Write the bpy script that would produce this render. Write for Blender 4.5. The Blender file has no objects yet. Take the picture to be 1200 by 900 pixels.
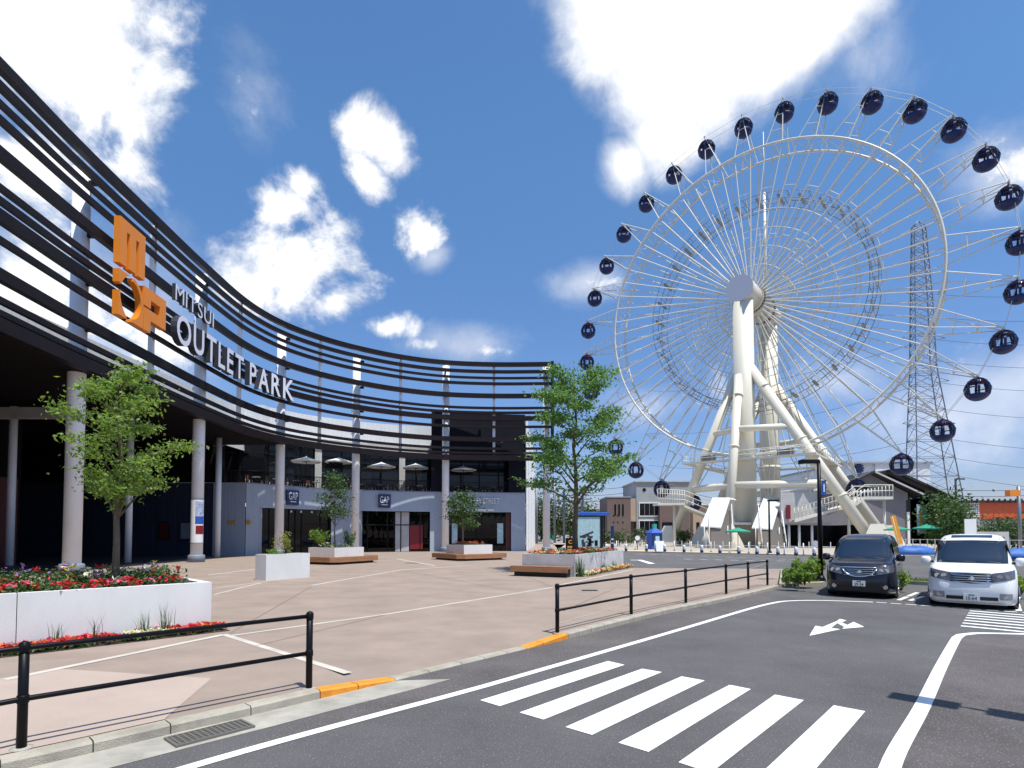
import bpy, math, random
from mathutils import Vector, Matrix
random.seed(7)
R = random.Random(11)
SC = bpy.context.scene
COL = SC.collection
PI = math.pi

# ------------------------------------------------------------------ camera
PITCH = .035; FOC = 661.0; CAMZ = 1.95
cd = bpy.data.cameras.new('camera'); cam = bpy.data.objects.new('camera', cd); COL.objects.link(cam)
cam.location = (0, 0, CAMZ); cam.rotation_euler = (PI/2 + PITCH, 0, 0)
cd.sensor_width = 36; cd.lens = FOC/1200*36
cd.shift_y = (625 - FOC*math.tan(PITCH) - 450)/1200
cd.clip_start = .1; cd.clip_end = 5000
SC.camera = cam

# ------------------------------------------------------------------ exposure and light
vs = SC.view_settings
vs.view_transform = 'Standard'; vs.look = 'None'; vs.exposure = 0.3; vs.gamma = 1; vs.use_curve_mapping = False
SUN = Vector((.22, -.25, .885)).normalized()
sd = bpy.data.lights.new('sun', 'SUN'); so = bpy.data.objects.new('sun', sd); COL.objects.link(so)
sd.energy = 4.5; sd.angle = math.radians(.5); sd.color = (1, .97, .89)
so.rotation_euler = SUN.to_track_quat('Z', 'Y').to_euler(); so.location = (20, -10, 60)

# ------------------------------------------------------------------ sky with clouds
def raydir(px, py):
    x = (px-600)/FOC; u = -(py-(625-FOC*math.tan(PITCH)))/FOC
    return Vector((x, math.cos(PITCH)-u*math.sin(PITCH), math.sin(PITCH)+u*math.cos(PITCH)))
W = bpy.data.worlds.new('World'); SC.world = W; W.use_nodes = True
nt = W.node_tree; nt.nodes.clear()
def N(tree, t, **kw):
    n = tree.nodes.new(t)
    for k, v in kw.items(): setattr(n, k, v)
    return n
def mth(tree, op, a, b=None, c=None, clamp=False):
    n = N(tree, 'ShaderNodeMath', operation=op); n.use_clamp = clamp
    for i, s in enumerate((a, b, c)):
        if s is None: continue
        if isinstance(s, (int, float)): n.inputs[i].default_value = s
        else: tree.links.new(s, n.inputs[i])
    return n.outputs[0]
out = N(nt, 'ShaderNodeOutputWorld'); bg = N(nt, 'ShaderNodeBackground'); bg.inputs[1].default_value = .1
sky = N(nt, 'ShaderNodeTexSky', sky_type='NISHITA'); sky.sun_disc = False
sky.sun_elevation = math.asin(SUN.z); sky.sun_rotation = math.atan2(SUN.x, SUN.y)
sky.air_density = 1.0; sky.dust_density = .7; sky.ozone_density = 2.2
tc = N(nt, 'ShaderNodeTexCoord')
nz = N(nt, 'ShaderNodeTexNoise'); nz.inputs['Scale'].default_value = 6.5; nz.inputs['Detail'].default_value = 13
nz.inputs['Roughness'].default_value = .62; nz.inputs['Distortion'].default_value = .25
nt.links.new(tc.outputs['Generated'], nz.inputs['Vector'])
nzb = N(nt, 'ShaderNodeTexNoise'); nzb.inputs['Scale'].default_value = 9; nzb.inputs['Detail'].default_value = 6
nt.links.new(tc.outputs['Generated'], nzb.inputs['Vector'])
def dotc(v):
    n = N(nt, 'ShaderNodeVectorMath', operation='DOT_PRODUCT'); nt.links.new(tc.outputs['Generated'], n.inputs[0])
    n.inputs[1].default_value = v; return n.outputs['Value']
# direction of each cloud's middle, half width, half height, turn, strength
CL = [(60, 55, .20, .17, 0, 1.25), (10, 0, .20, .12, 0, 1.0), (150, 150, .08, .11, 0, 1.), (30, 190, .15, .11, 0, .9), (180, 22, .035, .045, 20, .5),
      (345, 320, .13, .10, 12, 1.0), (335, 245, .06, .065, 0, .8), (395, 352, .10, .055, 20, .85), (300, 340, .08, .08, 0, .8), (350, 218, .04, .04, 0, .65),
      (440, 163, .10, .055, -15, .9), (425, 195, .045, .06, 60, .7), (475, 165, .05, .04, 0, .6),
      (495, 275, .06, .045, 0, .55), (455, 383, .09, .033, 0, .7), (580, 411, .08, .025, 0, .55), (505, 406, .09, .028, 0, .55),
      (280, 90, .03, .05, 0, .42), (700, 330, .09, .04, 0, .42), (1190, 190, .05, .06, 30, .4), (1130, 420, .3, .05, 0, .3),
      (40, 340, .22, .13, -30, .7), (150, 390, .18, .07, -20, .65), (300, 130, .02, .03, 0, .4)]
BIG = [(850, -20, .235, .18, 0, 1.25), (800, 80, .14, .12, -20, 1.), (725, 0, .10, .13, 0, .9), (935, 10, .14, .10, 0, 1.), (785, 150, .085, .085, 0, .75), (740, 190, .05, .06, 0, .5)]
WISP = [(1150, 470, .28, .10, 8, 1.), (1000, 440, .16, .07, 0, .8), (690, 330, .10, .05, 0, .9), (510, 300, .05, .03, 20, .8), (540, 405, .16, .05, 0, .9), (1180, 200, .08, .08, 0, .8), (60, 380, .35, .25, -30, 1.), (300, 100, .08, .1, 0, .6), (1000, 60, .12, .12, 0, .7), (760, 480, .12, .06, 0, .7)]
def cloudfield(lst):
    m = None
    for px, py, wa, wb, ang, st in lst:
        c = raydir(px, py).normalized(); r = c.cross(Vector((0, 0, 1))).normalized(); u = r.cross(c)
        a = math.radians(ang); r2 = r*math.cos(a)+u*math.sin(a); u2 = -r*math.sin(a)+u*math.cos(a)
        dc = mth(nt, 'MAXIMUM', dotc(c), .05)
        ea = mth(nt, 'DIVIDE', dotc(r2/wa), dc); eb = mth(nt, 'DIVIDE', dotc(u2/wb), dc)
        q = mth(nt, 'SQRT', mth(nt, 'ADD', mth(nt, 'MULTIPLY', ea, ea), mth(nt, 'MULTIPLY', eb, eb)))
        f = mth(nt, 'SUBTRACT', st, mth(nt, 'MULTIPLY', q, st))
        m = f if m is None else mth(nt, 'MAXIMUM', m, f)
    return mth(nt, 'MAXIMUM', m, -.5)
def sstep(v, a, b):
    n = N(nt, 'ShaderNodeMapRange', interpolation_type='SMOOTHSTEP'); nt.links.new(v, n.inputs[0])
    n.inputs[1].default_value = a; n.inputs[2].default_value = b; return n.outputs[0]
nd = mth(nt, 'SUBTRACT', nz.outputs['Fac'], .5)
d1 = sstep(mth(nt, 'ADD', cloudfield(CL), mth(nt, 'MULTIPLY', nd, 2.4)), .16, .62)
d2 = sstep(mth(nt, 'ADD', cloudfield(BIG), mth(nt, 'MULTIPLY', nd, 1.0)), .0, .5)
d3 = mth(nt, 'MULTIPLY', sstep(mth(nt, 'ADD', cloudfield(WISP), mth(nt, 'MULTIPLY', nd, 1.6)), .1, .9), .55)
dens = mth(nt, 'MAXIMUM', mth(nt, 'MAXIMUM', d1, d2), d3)
# whiter where the cloud is thick, a little grey inside
ccol = N(nt, 'ShaderNodeValToRGB'); el = ccol.color_ramp.elements
el[0].position = .40; el[0].color = (6.2, 6.6, 7.4, 1); el[1].position = .78; el[1].color = (10.3, 10.3, 10.3, 1)
nt.links.new(mth(nt, 'ADD', mth(nt, 'MULTIPLY', nzb.outputs['Fac'], .75), mth(nt, 'MULTIPLY', dens, .34)), ccol.inputs[0])
hsv = N(nt, 'ShaderNodeHueSaturation'); hsv.inputs['Saturation'].default_value = 1.12; hsv.inputs['Value'].default_value = 1.02
nt.links.new(sky.outputs[0], hsv.inputs['Color'])
sep = N(nt, 'ShaderNodeSeparateXYZ'); nt.links.new(tc.outputs['Generated'], sep.inputs[0])
elev = N(nt, 'ShaderNodeValToRGB'); ee = elev.color_ramp.elements
ee[0].position = 0; ee[0].color = (.80, .76, 1.02, 1); ee[1].position = .55; ee[1].color = (1.08, 1.33, 1.45, 1)
nt.links.new(sep.outputs['Z'], elev.inputs[0])
tint = N(nt, 'ShaderNodeMixRGB', blend_type='MULTIPLY'); tint.inputs[0].default_value = 1; nt.links.new(hsv.outputs[0], tint.inputs[1]); nt.links.new(elev.outputs[0], tint.inputs[2])
mx = N(nt, 'ShaderNodeMixRGB'); nt.links.new(dens, mx.inputs[0]); nt.links.new(tint.outputs[0], mx.inputs[1]); nt.links.new(ccol.outputs[0], mx.inputs[2])
nt.links.new(mx.outputs[0], bg.inputs[0]); nt.links.new(bg.outputs[0], out.inputs[0])

# ------------------------------------------------------------------ where a thing of the photo stands
def G(px, py, z=0.):
    d = raydir(px, py); t = (z-CAMZ)/d.z
    return Vector((d.x*t, d.y*t, z))
def at(px, py, Y):
    d = raydir(px, py); t = Y/d.y
    return Vector((d.x*t, Y, CAMZ+d.z*t))

# ------------------------------------------------------------------ materials
def mat(name, col, rough=.7, metal=0., var=.0, vscale=3., bump=0., bscale=40., spec=.5, coat=0., speck=None, stretch=None, island=0., transl=0., lo=None):
    m = bpy.data.materials.new(name); m.use_nodes = True; t = m.node_tree
    b = t.nodes['Principled BSDF']; b.inputs['Roughness'].default_value = rough; b.inputs['Metallic'].default_value = metal
    b.inputs['Specular IOR Level'].default_value = spec; b.inputs['Coat Weight'].default_value = coat; b.inputs['Coat Roughness'].default_value = .05
    b.inputs['Base Color'].default_value = (*col, 1)
    src = None
    tcn = N(t, 'ShaderNodeTexCoord'); vec = tcn.outputs['Object']
    if stretch:
        mp = N(t, 'ShaderNodeMapping'); mp.inputs['Scale'].default_value = stretch; t.links.new(vec, mp.inputs[0]); vec = mp.outputs[0]
    if var or lo:
        n = N(t, 'ShaderNodeTexNoise'); n.inputs['Scale'].default_value = vscale; n.inputs['Detail'].default_value = 8; n.inputs['Roughness'].default_value = .65
        t.links.new(vec, n.inputs['Vector'])
        r = N(t, 'ShaderNodeValToRGB'); r.color_ramp.elements[0].position = .33; r.color_ramp.elements[1].position = .68
        c0 = lo if lo else tuple(c*(1-var) for c in col); c1 = tuple(min(1, c*(1+var*.7)) for c in col)
        r.color_ramp.elements[0].color = (*c0, 1); r.color_ramp.elements[1].color = (*c1, 1)
        t.links.new(n.outputs['Fac'], r.inputs[0]); src = r.outputs[0]
    if speck:
        sc, amt, scol = speck
        v = N(t, 'ShaderNodeTexNoise'); v.inputs['Scale'].default_value = sc; v.inputs['Detail'].default_value = 2
        t.links.new(tcn.outputs['Object'], v.inputs['Vector'])
        r = N(t, 'ShaderNodeValToRGB'); r.color_ramp.elements[0].position = amt; r.color_ramp.elements[1].position = min(1, amt+.08)
        t.links.new(v.outputs['Fac'], r.inputs[0])
        mxx = N(t, 'ShaderNodeMixRGB'); t.links.new(r.outputs[0], mxx.inputs[0])
        if src: t.links.new(src, mxx.inputs[1])
        else: mxx.inputs[1].default_value = (*col, 1)
        mxx.inputs[2].default_value = (*scol, 1); src = mxx.outputs[0]
    if island:
        g = N(t, 'ShaderNodeNewGeometry'); h = N(t, 'ShaderNodeHueSaturation')
        mr = N(t, 'ShaderNodeMapRange'); mr.inputs[3].default_value = 1-island; mr.inputs[4].default_value = 1+island
        t.links.new(g.outputs['Random Per Island'], mr.inputs[0]); t.links.new(mr.outputs[0], h.inputs['Value'])
        mr2 = N(t, 'ShaderNodeMapRange'); mr2.inputs[3].default_value = .48; mr2.inputs[4].default_value = .52
        mm = mth(t, 'FRACT', mth(t, 'MULTIPLY', g.outputs['Random Per Island'], 7.3)); t.links.new(mm, mr2.inputs[0]); t.links.new(mr2.outputs[0], h.inputs['Hue'])
        if src: t.links.new(src, h.inputs['Color'])
        else: h.inputs['Color'].default_value = (*col, 1)
        src = h.outputs[0]
    if src: t.links.new(src, b.inputs['Base Color'])
    if bump:
        n = N(t, 'ShaderNodeTexNoise'); n.inputs['Scale'].default_value = bscale; n.inputs['Detail'].default_value = 4
        t.links.new(vec, n.inputs['Vector']); bp = N(t, 'ShaderNodeBump'); bp.inputs['Strength'].default_value = bump; bp.inputs['Distance'].default_value = .02
        t.links.new(n.outputs['Fac'], bp.inputs['Height']); t.links.new(bp.outputs[0], b.inputs['Normal'])
    if transl:
        tr = N(t, 'ShaderNodeBsdfTranslucent'); tr.inputs[0].default_value = (min(1, col[0]*2.2), min(1, col[1]*1.9), col[2], 1)
        mixs = N(t, 'ShaderNodeMixShader'); mixs.inputs[0].default_value = transl
        o = t.nodes['Material Output']; t.links.new(b.outputs[0], mixs.inputs[1]); t.links.new(tr.outputs[0], mixs.inputs[2]); t.links.new(mixs.outputs[0], o.inputs[0])
    return m
def glassmat(name, tint, refl=1.0, rough=.02):
    m = bpy.data.materials.new(name); m.use_nodes = True; t = m.node_tree; t.nodes.clear()
    o = N(t, 'ShaderNodeOutputMaterial'); tr = N(t, 'ShaderNodeBsdfTransparent'); tr.inputs[0].default_value = (*tint, 1)
    gl = N(t, 'ShaderNodeBsdfGlossy'); gl.inputs['Roughness'].default_value = rough; gl.inputs[0].default_value = (refl, refl, refl, 1)
    fr = N(t, 'ShaderNodeFresnel'); fr.inputs[0].default_value = 1.5
    mixs = N(t, 'ShaderNodeMixShader'); t.links.new(fr.outputs[0], mixs.inputs[0]); t.links.new(tr.outputs[0], mixs.inputs[1]); t.links.new(gl.outputs[0], mixs.inputs[2])
    t.links.new(mixs.outputs[0], o.inputs[0]); return m
def panelmat(name, col, width, rough=.5, dirx=True, depth=.012, var=.06, metal=0.):
    # ribbed or seamed cladding: vertical grooves every «width» metres along the face
    m = mat(name, col, rough, metal, var, .6, 0); t = m.node_tree; b = t.nodes['Principled BSDF']
    at_ = N(t, 'ShaderNodeAttribute', attribute_name='run'); 
    s = mth(t, 'FRACT', mth(t, 'DIVIDE', at_.outputs['Fac'], width))
    g = mth(t, 'ABSOLUTE', mth(t, 'SUBTRACT', s, .5))
    r = N(t, 'ShaderNodeMapRange'); r.inputs[1].default_value = .43; r.inputs[2].default_value = .49; r.inputs[3].default_value = 1; r.inputs[4].default_value = 0
    t.links.new(g, r.inputs[0]); bp = N(t, 'ShaderNodeBump'); bp.inputs['Distance'].default_value = depth; bp.inputs['Strength'].default_value = 1
    t.links.new(r.outputs[0], bp.inputs['Height']); t.links.new(bp.outputs[0], b.inputs['Normal'])
    return m

M = {}
M['asphalt'] = mat('asphalt', (.125, .119, .12), .9, 0, .22, .5, .9, 120, spec=.25, speck=(60, .62, (.33, .32, .31)))
M['asphalt_old'] = mat('asphalt_old', (.125, .112, .11), .92, 0, .28, .55, .8, 120, spec=.25, speck=(55, .61, (.31, .28, .27)))
M['ground'] = mat('ground_concrete', (.24, .22, .2), .9, 0, .2, .15)
M['plaza'] = mat('plaza_concrete', (.305, .238, .196), .85, 0, .16, .7, .35, 70, stretch=(1, 1.25, 1), spec=.3, speck=(45, .66, (.25, .185, .15)))
M['plaza_pale'] = mat('plaza_pale', (.42, .33, .275), .85, 0, .12, .5, .3, 70)
M['pale_line'] = mat('pale_joint', (.52, .47, .41), .85, 0, .15, 2.0)
M['joint'] = mat('paving_joint', (.21, .16, .13), .95)
M['kerb'] = mat('kerb_concrete', (.38, .345, .28), .9, 0, .25, 3, .5, 90, speck=(60, .68, (.3, .28, .25)))
M['gutter'] = mat('gutter_concrete', (.37, .345, .295), .9, 0, .28, 2.2, .4, 80)
M['orange_paint'] = mat('orange_paint', (.75, .27, .02), .6, 0, .2, 6, .3, 60)
M['white_line'] = mat('road_paint', (.78, .78, .765), .75, 0, .12, 3.5, .3, 150, speck=(24, .69, (.36, .35, .35)))
M['black_metal'] = mat('black_metal', (.006, .006, .008), .4, 0, .2, 6, spec=.18)
M['bronze'] = mat('dark_brown_metal', (.013, .0085, .0095), .5, 0, .25, 2, spec=.18)
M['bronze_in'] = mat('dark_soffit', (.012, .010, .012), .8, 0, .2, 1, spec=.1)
M['column'] = mat('column_paint', (.8, .8, .82), .4, 0, .06, 1.2)
M['collar'] = mat('column_collar', (.2, .23, .28), .55, 0, .1, 2)
M['planter'] = mat('planter_render', (.66, .66, .65), .8, 0, .09, 1.1, .25, 120, stretch=(1, 1, .5))
M['planter_grey'] = mat('planter_grey', (.52, .52, .52), .85, 0, .15, 1.4, .25, 120)
M['soil'] = mat('soil', (.05, .035, .025), .95, 0, .3, 8)
M['leaf'] = mat('leaf', (.15, .25, .05), .55, 0, 0, island=.42, transl=.4)
M['leaf_mid'] = mat('leaf_mid', (.10, .215, .055), .55, 0, 0, island=.42, transl=.38)
M['leaf_yellow'] = mat('leaf_yellow', (.2, .22, .04), .55, 0, 0, island=.35, transl=.3)
M['leaf_dark'] = mat('leaf_dark', (.05, .105, .025), .55, 0, 0, island=.4, transl=.22)
M['leaf_deep'] = mat('leaf_deep', (.055, .09, .028), .6, 0, 0, island=.45, transl=.2)
M['bark'] = mat('bark', (.12, .1, .06), .9, 0, .35, 14, .8, 40, stretch=(1, 1, .25))
M['bark_pale'] = mat('bark_pale', (.24, .2, .16), .9, 0, .3, 14, .6, 40)
M['fl_red'] = mat('flower_red', (.55, .018, .03), .6, island=.3, transl=.2)
M['fl_pink'] = mat('flower_pink', (.6, .1, .2), .6, island=.3, transl=.2)
M['fl_white'] = mat('flower_white', (.72, .7, .55), .6, island=.15, transl=.2)
M['fl_purple'] = mat('flower_purple', (.3, .16, .42), .6, island=.3, transl=.2)
M['fl_yellow'] = mat('flower_yellow', (.6, .5, .1), .6, island=.2, transl=.2)
M['fl_orange'] = mat('flower_orange', (.65, .16, .03), .6, island=.2, transl=.2)
M['wood'] = mat('bench_wood', (.36, .17, .08), .6, 0, .35, 5, .3, 60, stretch=(.4, .4, 6))
M['black_base'] = mat('black_plinth', (.02, .02, .022), .7)
M['wall_blue'] = panelmat('blue_grey_panel', (.38, .43, .51), .6)
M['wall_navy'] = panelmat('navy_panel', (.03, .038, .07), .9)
M['wall_pale'] = panelmat('pale_metal_cladding', (.74, .76, .78), .45, .45)
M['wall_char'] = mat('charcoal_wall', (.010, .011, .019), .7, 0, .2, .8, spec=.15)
M['concrete'] = mat('concrete_wall', (.48, .47, .46), .8, 0, .15, .7)
M['roof'] = mat('roof_grey', (.3, .3, .31), .8)
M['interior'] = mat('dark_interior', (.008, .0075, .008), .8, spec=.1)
M['tile_and_shade'] = mat('floor_and_shade', (.06, .05, .05), .5)  # shop floor, and the shade painted over the recess paving
M['glass_dark'] = glassmat('shop_glass', (.3, .32, .36), .6)
M['pane'] = glassmat('clear_glass', (.75, .8, .85), .9)
M['gondola_pane'] = glassmat('gondola_pane', (.88, .9, .93), .5)
M['frame_dark'] = mat('dark_frame', (.01, .01, .012), .5, 0, spec=.2)
M['orange_sign'] = mat('orange_sign', (.78, .24, .015), .4, 0, .05, 1)
M['letter_face'] = mat('letter_face', (.72, .74, .82), .4)
M['letter_side'] = mat('letter_side', (.035, .037, .05), .5)
M['navy_sign'] = mat('navy_sign', (.012, .025, .11), .35)
M['white'] = mat('white_paint', (.78, .78, .77), .45, 0, .05, 2)
M['awning'] = mat('awning_grey', (.58, .58, .58), .7, 0, .12, .8)
M['stair_grey'] = mat('stair_grey', (.25, .22, .19), .8)
M['canvas'] = mat('canvas_white', (.72, .72, .7), .85)
M['red_panel'] = mat('red_panel', (.2, .006, .012), .4)
M['maroon'] = mat('maroon', (.09, .012, .012), .5)
M['brown_chair'] = mat('brown_rattan', (.12, .05, .03), .7)
M['steel_white'] = mat('wheel_white', (.70, .67, .585), .42, 0, .07, .4)
M['steel_cream'] = mat('tower_cream', (.73, .68, .56), .42, 0, .06, .35, stretch=(1, 1, .15))
M['steel_dark'] = mat('ladder_grey', (.16, .15, .13), .5, .2)
M['ladder_pale'] = mat('ladder_pale', (.3, .285, .25), .5)
M['cap'] = mat('hub_cap_grey', (.5, .51, .6), .55)
M['navy'] = mat('gondola_navy', (.011, .024, .105), .4, 0, .1, 1, spec=.3)
M['gon_red'] = mat('gondola_red', (.42, .035, .045), .7)
M['car_black'] = mat('car_black', (.006, .006, .014), .3, 0, spec=.3, coat=.7)
M['car_white'] = mat('car_white', (.82, .82, .81), .35, 0, spec=.4, coat=.5)
M['rubber'] = mat('rubber', (.015, .015, .016), .8)
M['chrome'] = mat('chrome', (.75, .76, .78), .12, 1.)
M['alloy'] = mat('alloy', (.5, .5, .52), .25, 1.)
M['car_glass'] = mat('windscreen_glass', (.016, .026, .03), .05, 0, spec=.6)
M['screen_glass'] = glassmat('screen_glass', (.5, .6, .59), .2); M['cabin_grey'] = mat('cabin_grey', (.11, .11, .12), .7)
M['lamp_glass'] = mat('headlight_glass', (.10, .10, .12), .12, .1, .5, 14, coat=.6)
M['car_trim'] = mat('car_trim', (.014, .014, .016), .45)
M['plate'] = mat('number_plate', (.74, .75, .74), .5)
M['plate_grey'] = mat('bumper_grey', (.3, .3, .31), .5)
M['plate_ink'] = mat('plate_ink', (.02, .06, .05), .5)
M['grass'] = mat('turf', (.10, .15, .03), .8, island=.4, transl=.2)
M['pylon'] = mat('galvanised_steel', (.23, .24, .27), .5, .5)
M['wire'] = mat('cable', (.06, .065, .08), .6)
M['brown_wall'] = panelmat('brown_tile', (.17, .12, .105), .5)
M['beige_wall'] = mat('beige_wall', (.45, .34, .25), .8, 0, .1, .5)
M['grey_wall'] = mat('grey_wall', (.36, .37, .38), .8, 0, .1, .4)
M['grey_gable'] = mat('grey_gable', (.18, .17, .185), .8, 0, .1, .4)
M['black_roof'] = mat('black_roof', (.016, .016, .02), .7)
M['window'] = mat('dark_window', (.008, .009, .012), .1, spec=.35)
M['blue'] = mat('blue_panel', (.02, .085, .4), .5, 0, .1, 2)
M['blue_tarp'] = mat('blue_tarp', (.03, .13, .42), .6, 0, .3, 1.5, .6, 6)
M['teal'] = mat('teal', (.03, .32, .25), .6)
M['green_canvas'] = mat('green_canvas', (.02, .27, .17), .8)
M['orange_wall'] = panelmat('orange_cladding', (.55, .085, .02), .8)
M['lattice_white'] = mat('lattice_white', (.7, .7, .7), .6)
M['poster'] = mat('poster_aqua', (.42, .60, .63), .35, 0, .25, 5)
M['poster_dark'] = mat('poster_dark', (.045, .04, .035), .5)
M['far_pave'] = mat('far_pavement', (.4, .35, .29), .9, 0, .15, .5)
M['yellow_pave'] = mat('tactile_paving', (.62, .5, .28), .8, 0, .1, 2)
M['amber'] = mat('amber', (.7, .3, .02), .6)

# ------------------------------------------------------------------ mesh helpers
class MB:
    def __init__(s): s.v = []; s.f = []; s.sm = []; s.mi = []; s.run = None; s.cur = 0
    def face(s, idx, smooth=False): s.f.append(tuple(idx)); s.sm.append(smooth); s.mi.append(s.cur)
    def add(s, vs, fs, smooth=False):
        o = len(s.v); s.v += [tuple(p) for p in vs]
        for f in fs: s.face([o+i for i in f], smooth)
    def quad(s, a, b, c, d): s.add([a, b, c, d], [(0, 1, 2, 3)])
    def box(s, x0, x1, y0, y1, z0, z1):
        s.add([(x0,y0,z0),(x1,y0,z0),(x1,y1,z0),(x0,y1,z0),(x0,y0,z1),(x1,y0,z1),(x1,y1,z1),(x0,y1,z1)],
              [(0,3,2,1),(4,5,6,7),(0,1,5,4),(1,2,6,5),(2,3,7,6),(3,0,4,7)])
    def obox(s, c, ax, ay, az, hx, hy, hz):
        c = Vector(c); p = []
        for sz in (-1, 1):
            for sx, sy in ((-1,-1),(1,-1),(1,1),(-1,1)): p.append(c+ax*hx*sx+ay*hy*sy+az*hz*sz)
        s.add(p, [(0,3,2,1),(4,5,6,7),(0,1,5,4),(1,2,6,5),(2,3,7,6),(3,0,4,7)])
    def rbox(s, cx, cy, z0, z1, hx, hy, ang, bev=0.):
        ca, sa = math.cos(ang), math.sin(ang); ax = Vector((ca, sa, 0)); ay = Vector((-sa, ca, 0)); az = Vector((0, 0, 1))
        if not bev: s.obox((cx, cy, (z0+z1)/2), ax, ay, az, hx, hy, (z1-z0)/2); return
        prof = [(hx, hy)]; rings = []
        for z, d in ((z0, 0), (z1-bev, 0), (z1, bev)):
            q = []
            for sx, sy in ((-1,-1),(1,-1),(1,1),(-1,1)):
                X, Y = hx-d, hy-d
                for (ux, uy) in (((sx*(X-bev), sy*Y), (sx*X, sy*(Y-bev))) if sx*sy < 0 else ((sx*X, sy*(Y-bev)), (sx*(X-bev), sy*Y))):
                    q.append(Vector((cx, cy, z))+ax*ux+ay*uy)
            rings.append(q)
        s.loft(rings, closed=True, caps=True)
    def loft(s, rings, closed=True, caps=False, smooth=False):
        o = len(s.v); n = len(rings[0])
        for r in rings: s.v += [tuple(p) for p in r]
        for i in range(len(rings)-1):
            for j in range(n if closed else n-1):
                k = (j+1) % n; s.face((o+i*n+j, o+i*n+k, o+(i+1)*n+k, o+(i+1)*n+j), smooth)
        if caps:
            s.face([o+j for j in range(n)][::-1]); s.face([o+(len(rings)-1)*n+j for j in range(n)])
    def prism(s, poly, z0, z1, bottom=True):
        n = len(poly); o = len(s.v)
        s.v += [(p[0], p[1], z0) for p in poly]+[(p[0], p[1], z1) for p in poly]
        for j in range(n): k = (j+1) % n; s.face((o+j, o+k, o+n+k, o+n+j))
        s.face([o+n+j for j in range(n)])
        if bottom: s.face([o+j for j in range(n)][::-1])
    def sheet(s, poly, z): s.add([(p[0], p[1], z) for p in poly], [tuple(range(len(poly)))])
    def tube(s, pts, r, n=8, caps=True, smooth=True):
        pts = [Vector(p) for p in pts]
        rs = r if isinstance(r, (list, tuple)) else [r]*len(pts)
        rings = []; prev = None
        for i, p in enumerate(pts):
            d = (pts[min(i+1, len(pts)-1)]-pts[max(i-1, 0)]).normalized()
            ref = Vector((0, 0, 1)) if abs(d.z) < .95 else Vector((0, 1, 0))
            if prev is not None: a = (prev-d*prev.dot(d)).normalized()
            else: a = d.cross(ref).normalized()
            prev = a; b = d.cross(a)
            rings.append([p+(a*math.cos(2*PI*j/n)+b*math.sin(2*PI*j/n))*rs[i] for j in range(n)])
        s.loft(rings, True, caps, smooth)
    def ring(s, c, r, axis_x, axis_z, tr, n=96, m=6):
        c = Vector(c); axn = axis_x.cross(axis_z); rings = []
        for i in range(n):
            a = 2*PI*i/n; d = axis_x*math.cos(a)+axis_z*math.sin(a)
            rings.append([c+d*r+(d*math.cos(2*PI*j/m)+axn*math.sin(2*PI*j/m))*tr for j in range(m)])
        rings.append(rings[0]); s.loft(rings, True, False, True)
    def lathe(s, prof, n=24, c=(0, 0, 0), smooth=True, caps=True):
        rings = [[(c[0]+r*math.cos(2*PI*j/n), c[1]+r*math.sin(2*PI*j/n), c[2]+z) for j in range(n)] for r, z in prof]
        s.loft(rings, True, caps, smooth)
    def wall(s, pts, z0, z1):
        # upright strip along a plan polyline, with its run in metres kept for the cladding joints
        run = getattr(s, '_run', 0.)
        if s.run is None: s.run = {}
        for a, b in zip(pts, pts[1:]):
            L = math.hypot(b[0]-a[0], b[1]-a[1]); o = len(s.v)
            s.v += [(a[0], a[1], z0), (b[0], b[1], z0), (b[0], b[1], z1), (a[0], a[1], z1)]; s.face((o, o+1, o+2, o+3))
            s.run[o] = run; s.run[o+3] = run; s.run[o+1] = run+L; s.run[o+2] = run+L; run += L
        s._run = run
    def build(s, name, m, parent=None, world=False):
        me = bpy.data.meshes.new(name); vv = s.v
        if parent is not None and world:
            L = parent.location if world is True else world; vv = [(p[0]-L.x, p[1]-L.y, p[2]-L.z) for p in vv]
        me.from_pydata(vv, [], s.f); me.polygons.foreach_set('use_smooth', s.sm)
        if isinstance(m, (list, tuple)):
            for x in m: me.materials.append(M[x] if isinstance(x, str) else x)
            me.polygons.foreach_set('material_index', s.mi)
        else: me.materials.append(M[m] if isinstance(m, str) else m)
        if s.run is not None:
            at_ = me.attributes.new('run', 'FLOAT', 'POINT'); arr = [s.run.get(i, v[0]+v[1]) for i, v in enumerate(s.v)]; at_.data.foreach_set('value', arr)
        me.update()
        o = bpy.data.objects.new(name, me); COL.objects.link(o)
        if parent is not None: o.parent = parent
        return o
def tag(o, label, cat, group=None, kind=None):
    o['label'] = label; o['category'] = cat
    if group: o['group'] = group
    if kind: o['kind'] = kind
    return o
def thing(name, label, cat, loc=(0, 0, 0), rz=0., group=None):
    o = bpy.data.objects.new(name, None); o.empty_display_size = .3; COL.objects.link(o)
    o.location = loc; o.rotation_euler = (0, 0, rz); return tag(o, label, cat, group)
def struct(name, mb, m):
    o = mb.build(name, m); o['kind'] = 'structure'; return o
def copy_tree(o, parent=None):
    c = o.copy(); COL.objects.link(c)
    if parent is not None: c.parent = parent
    for ch in list(o.children): copy_tree(ch, c)
    return c
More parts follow.
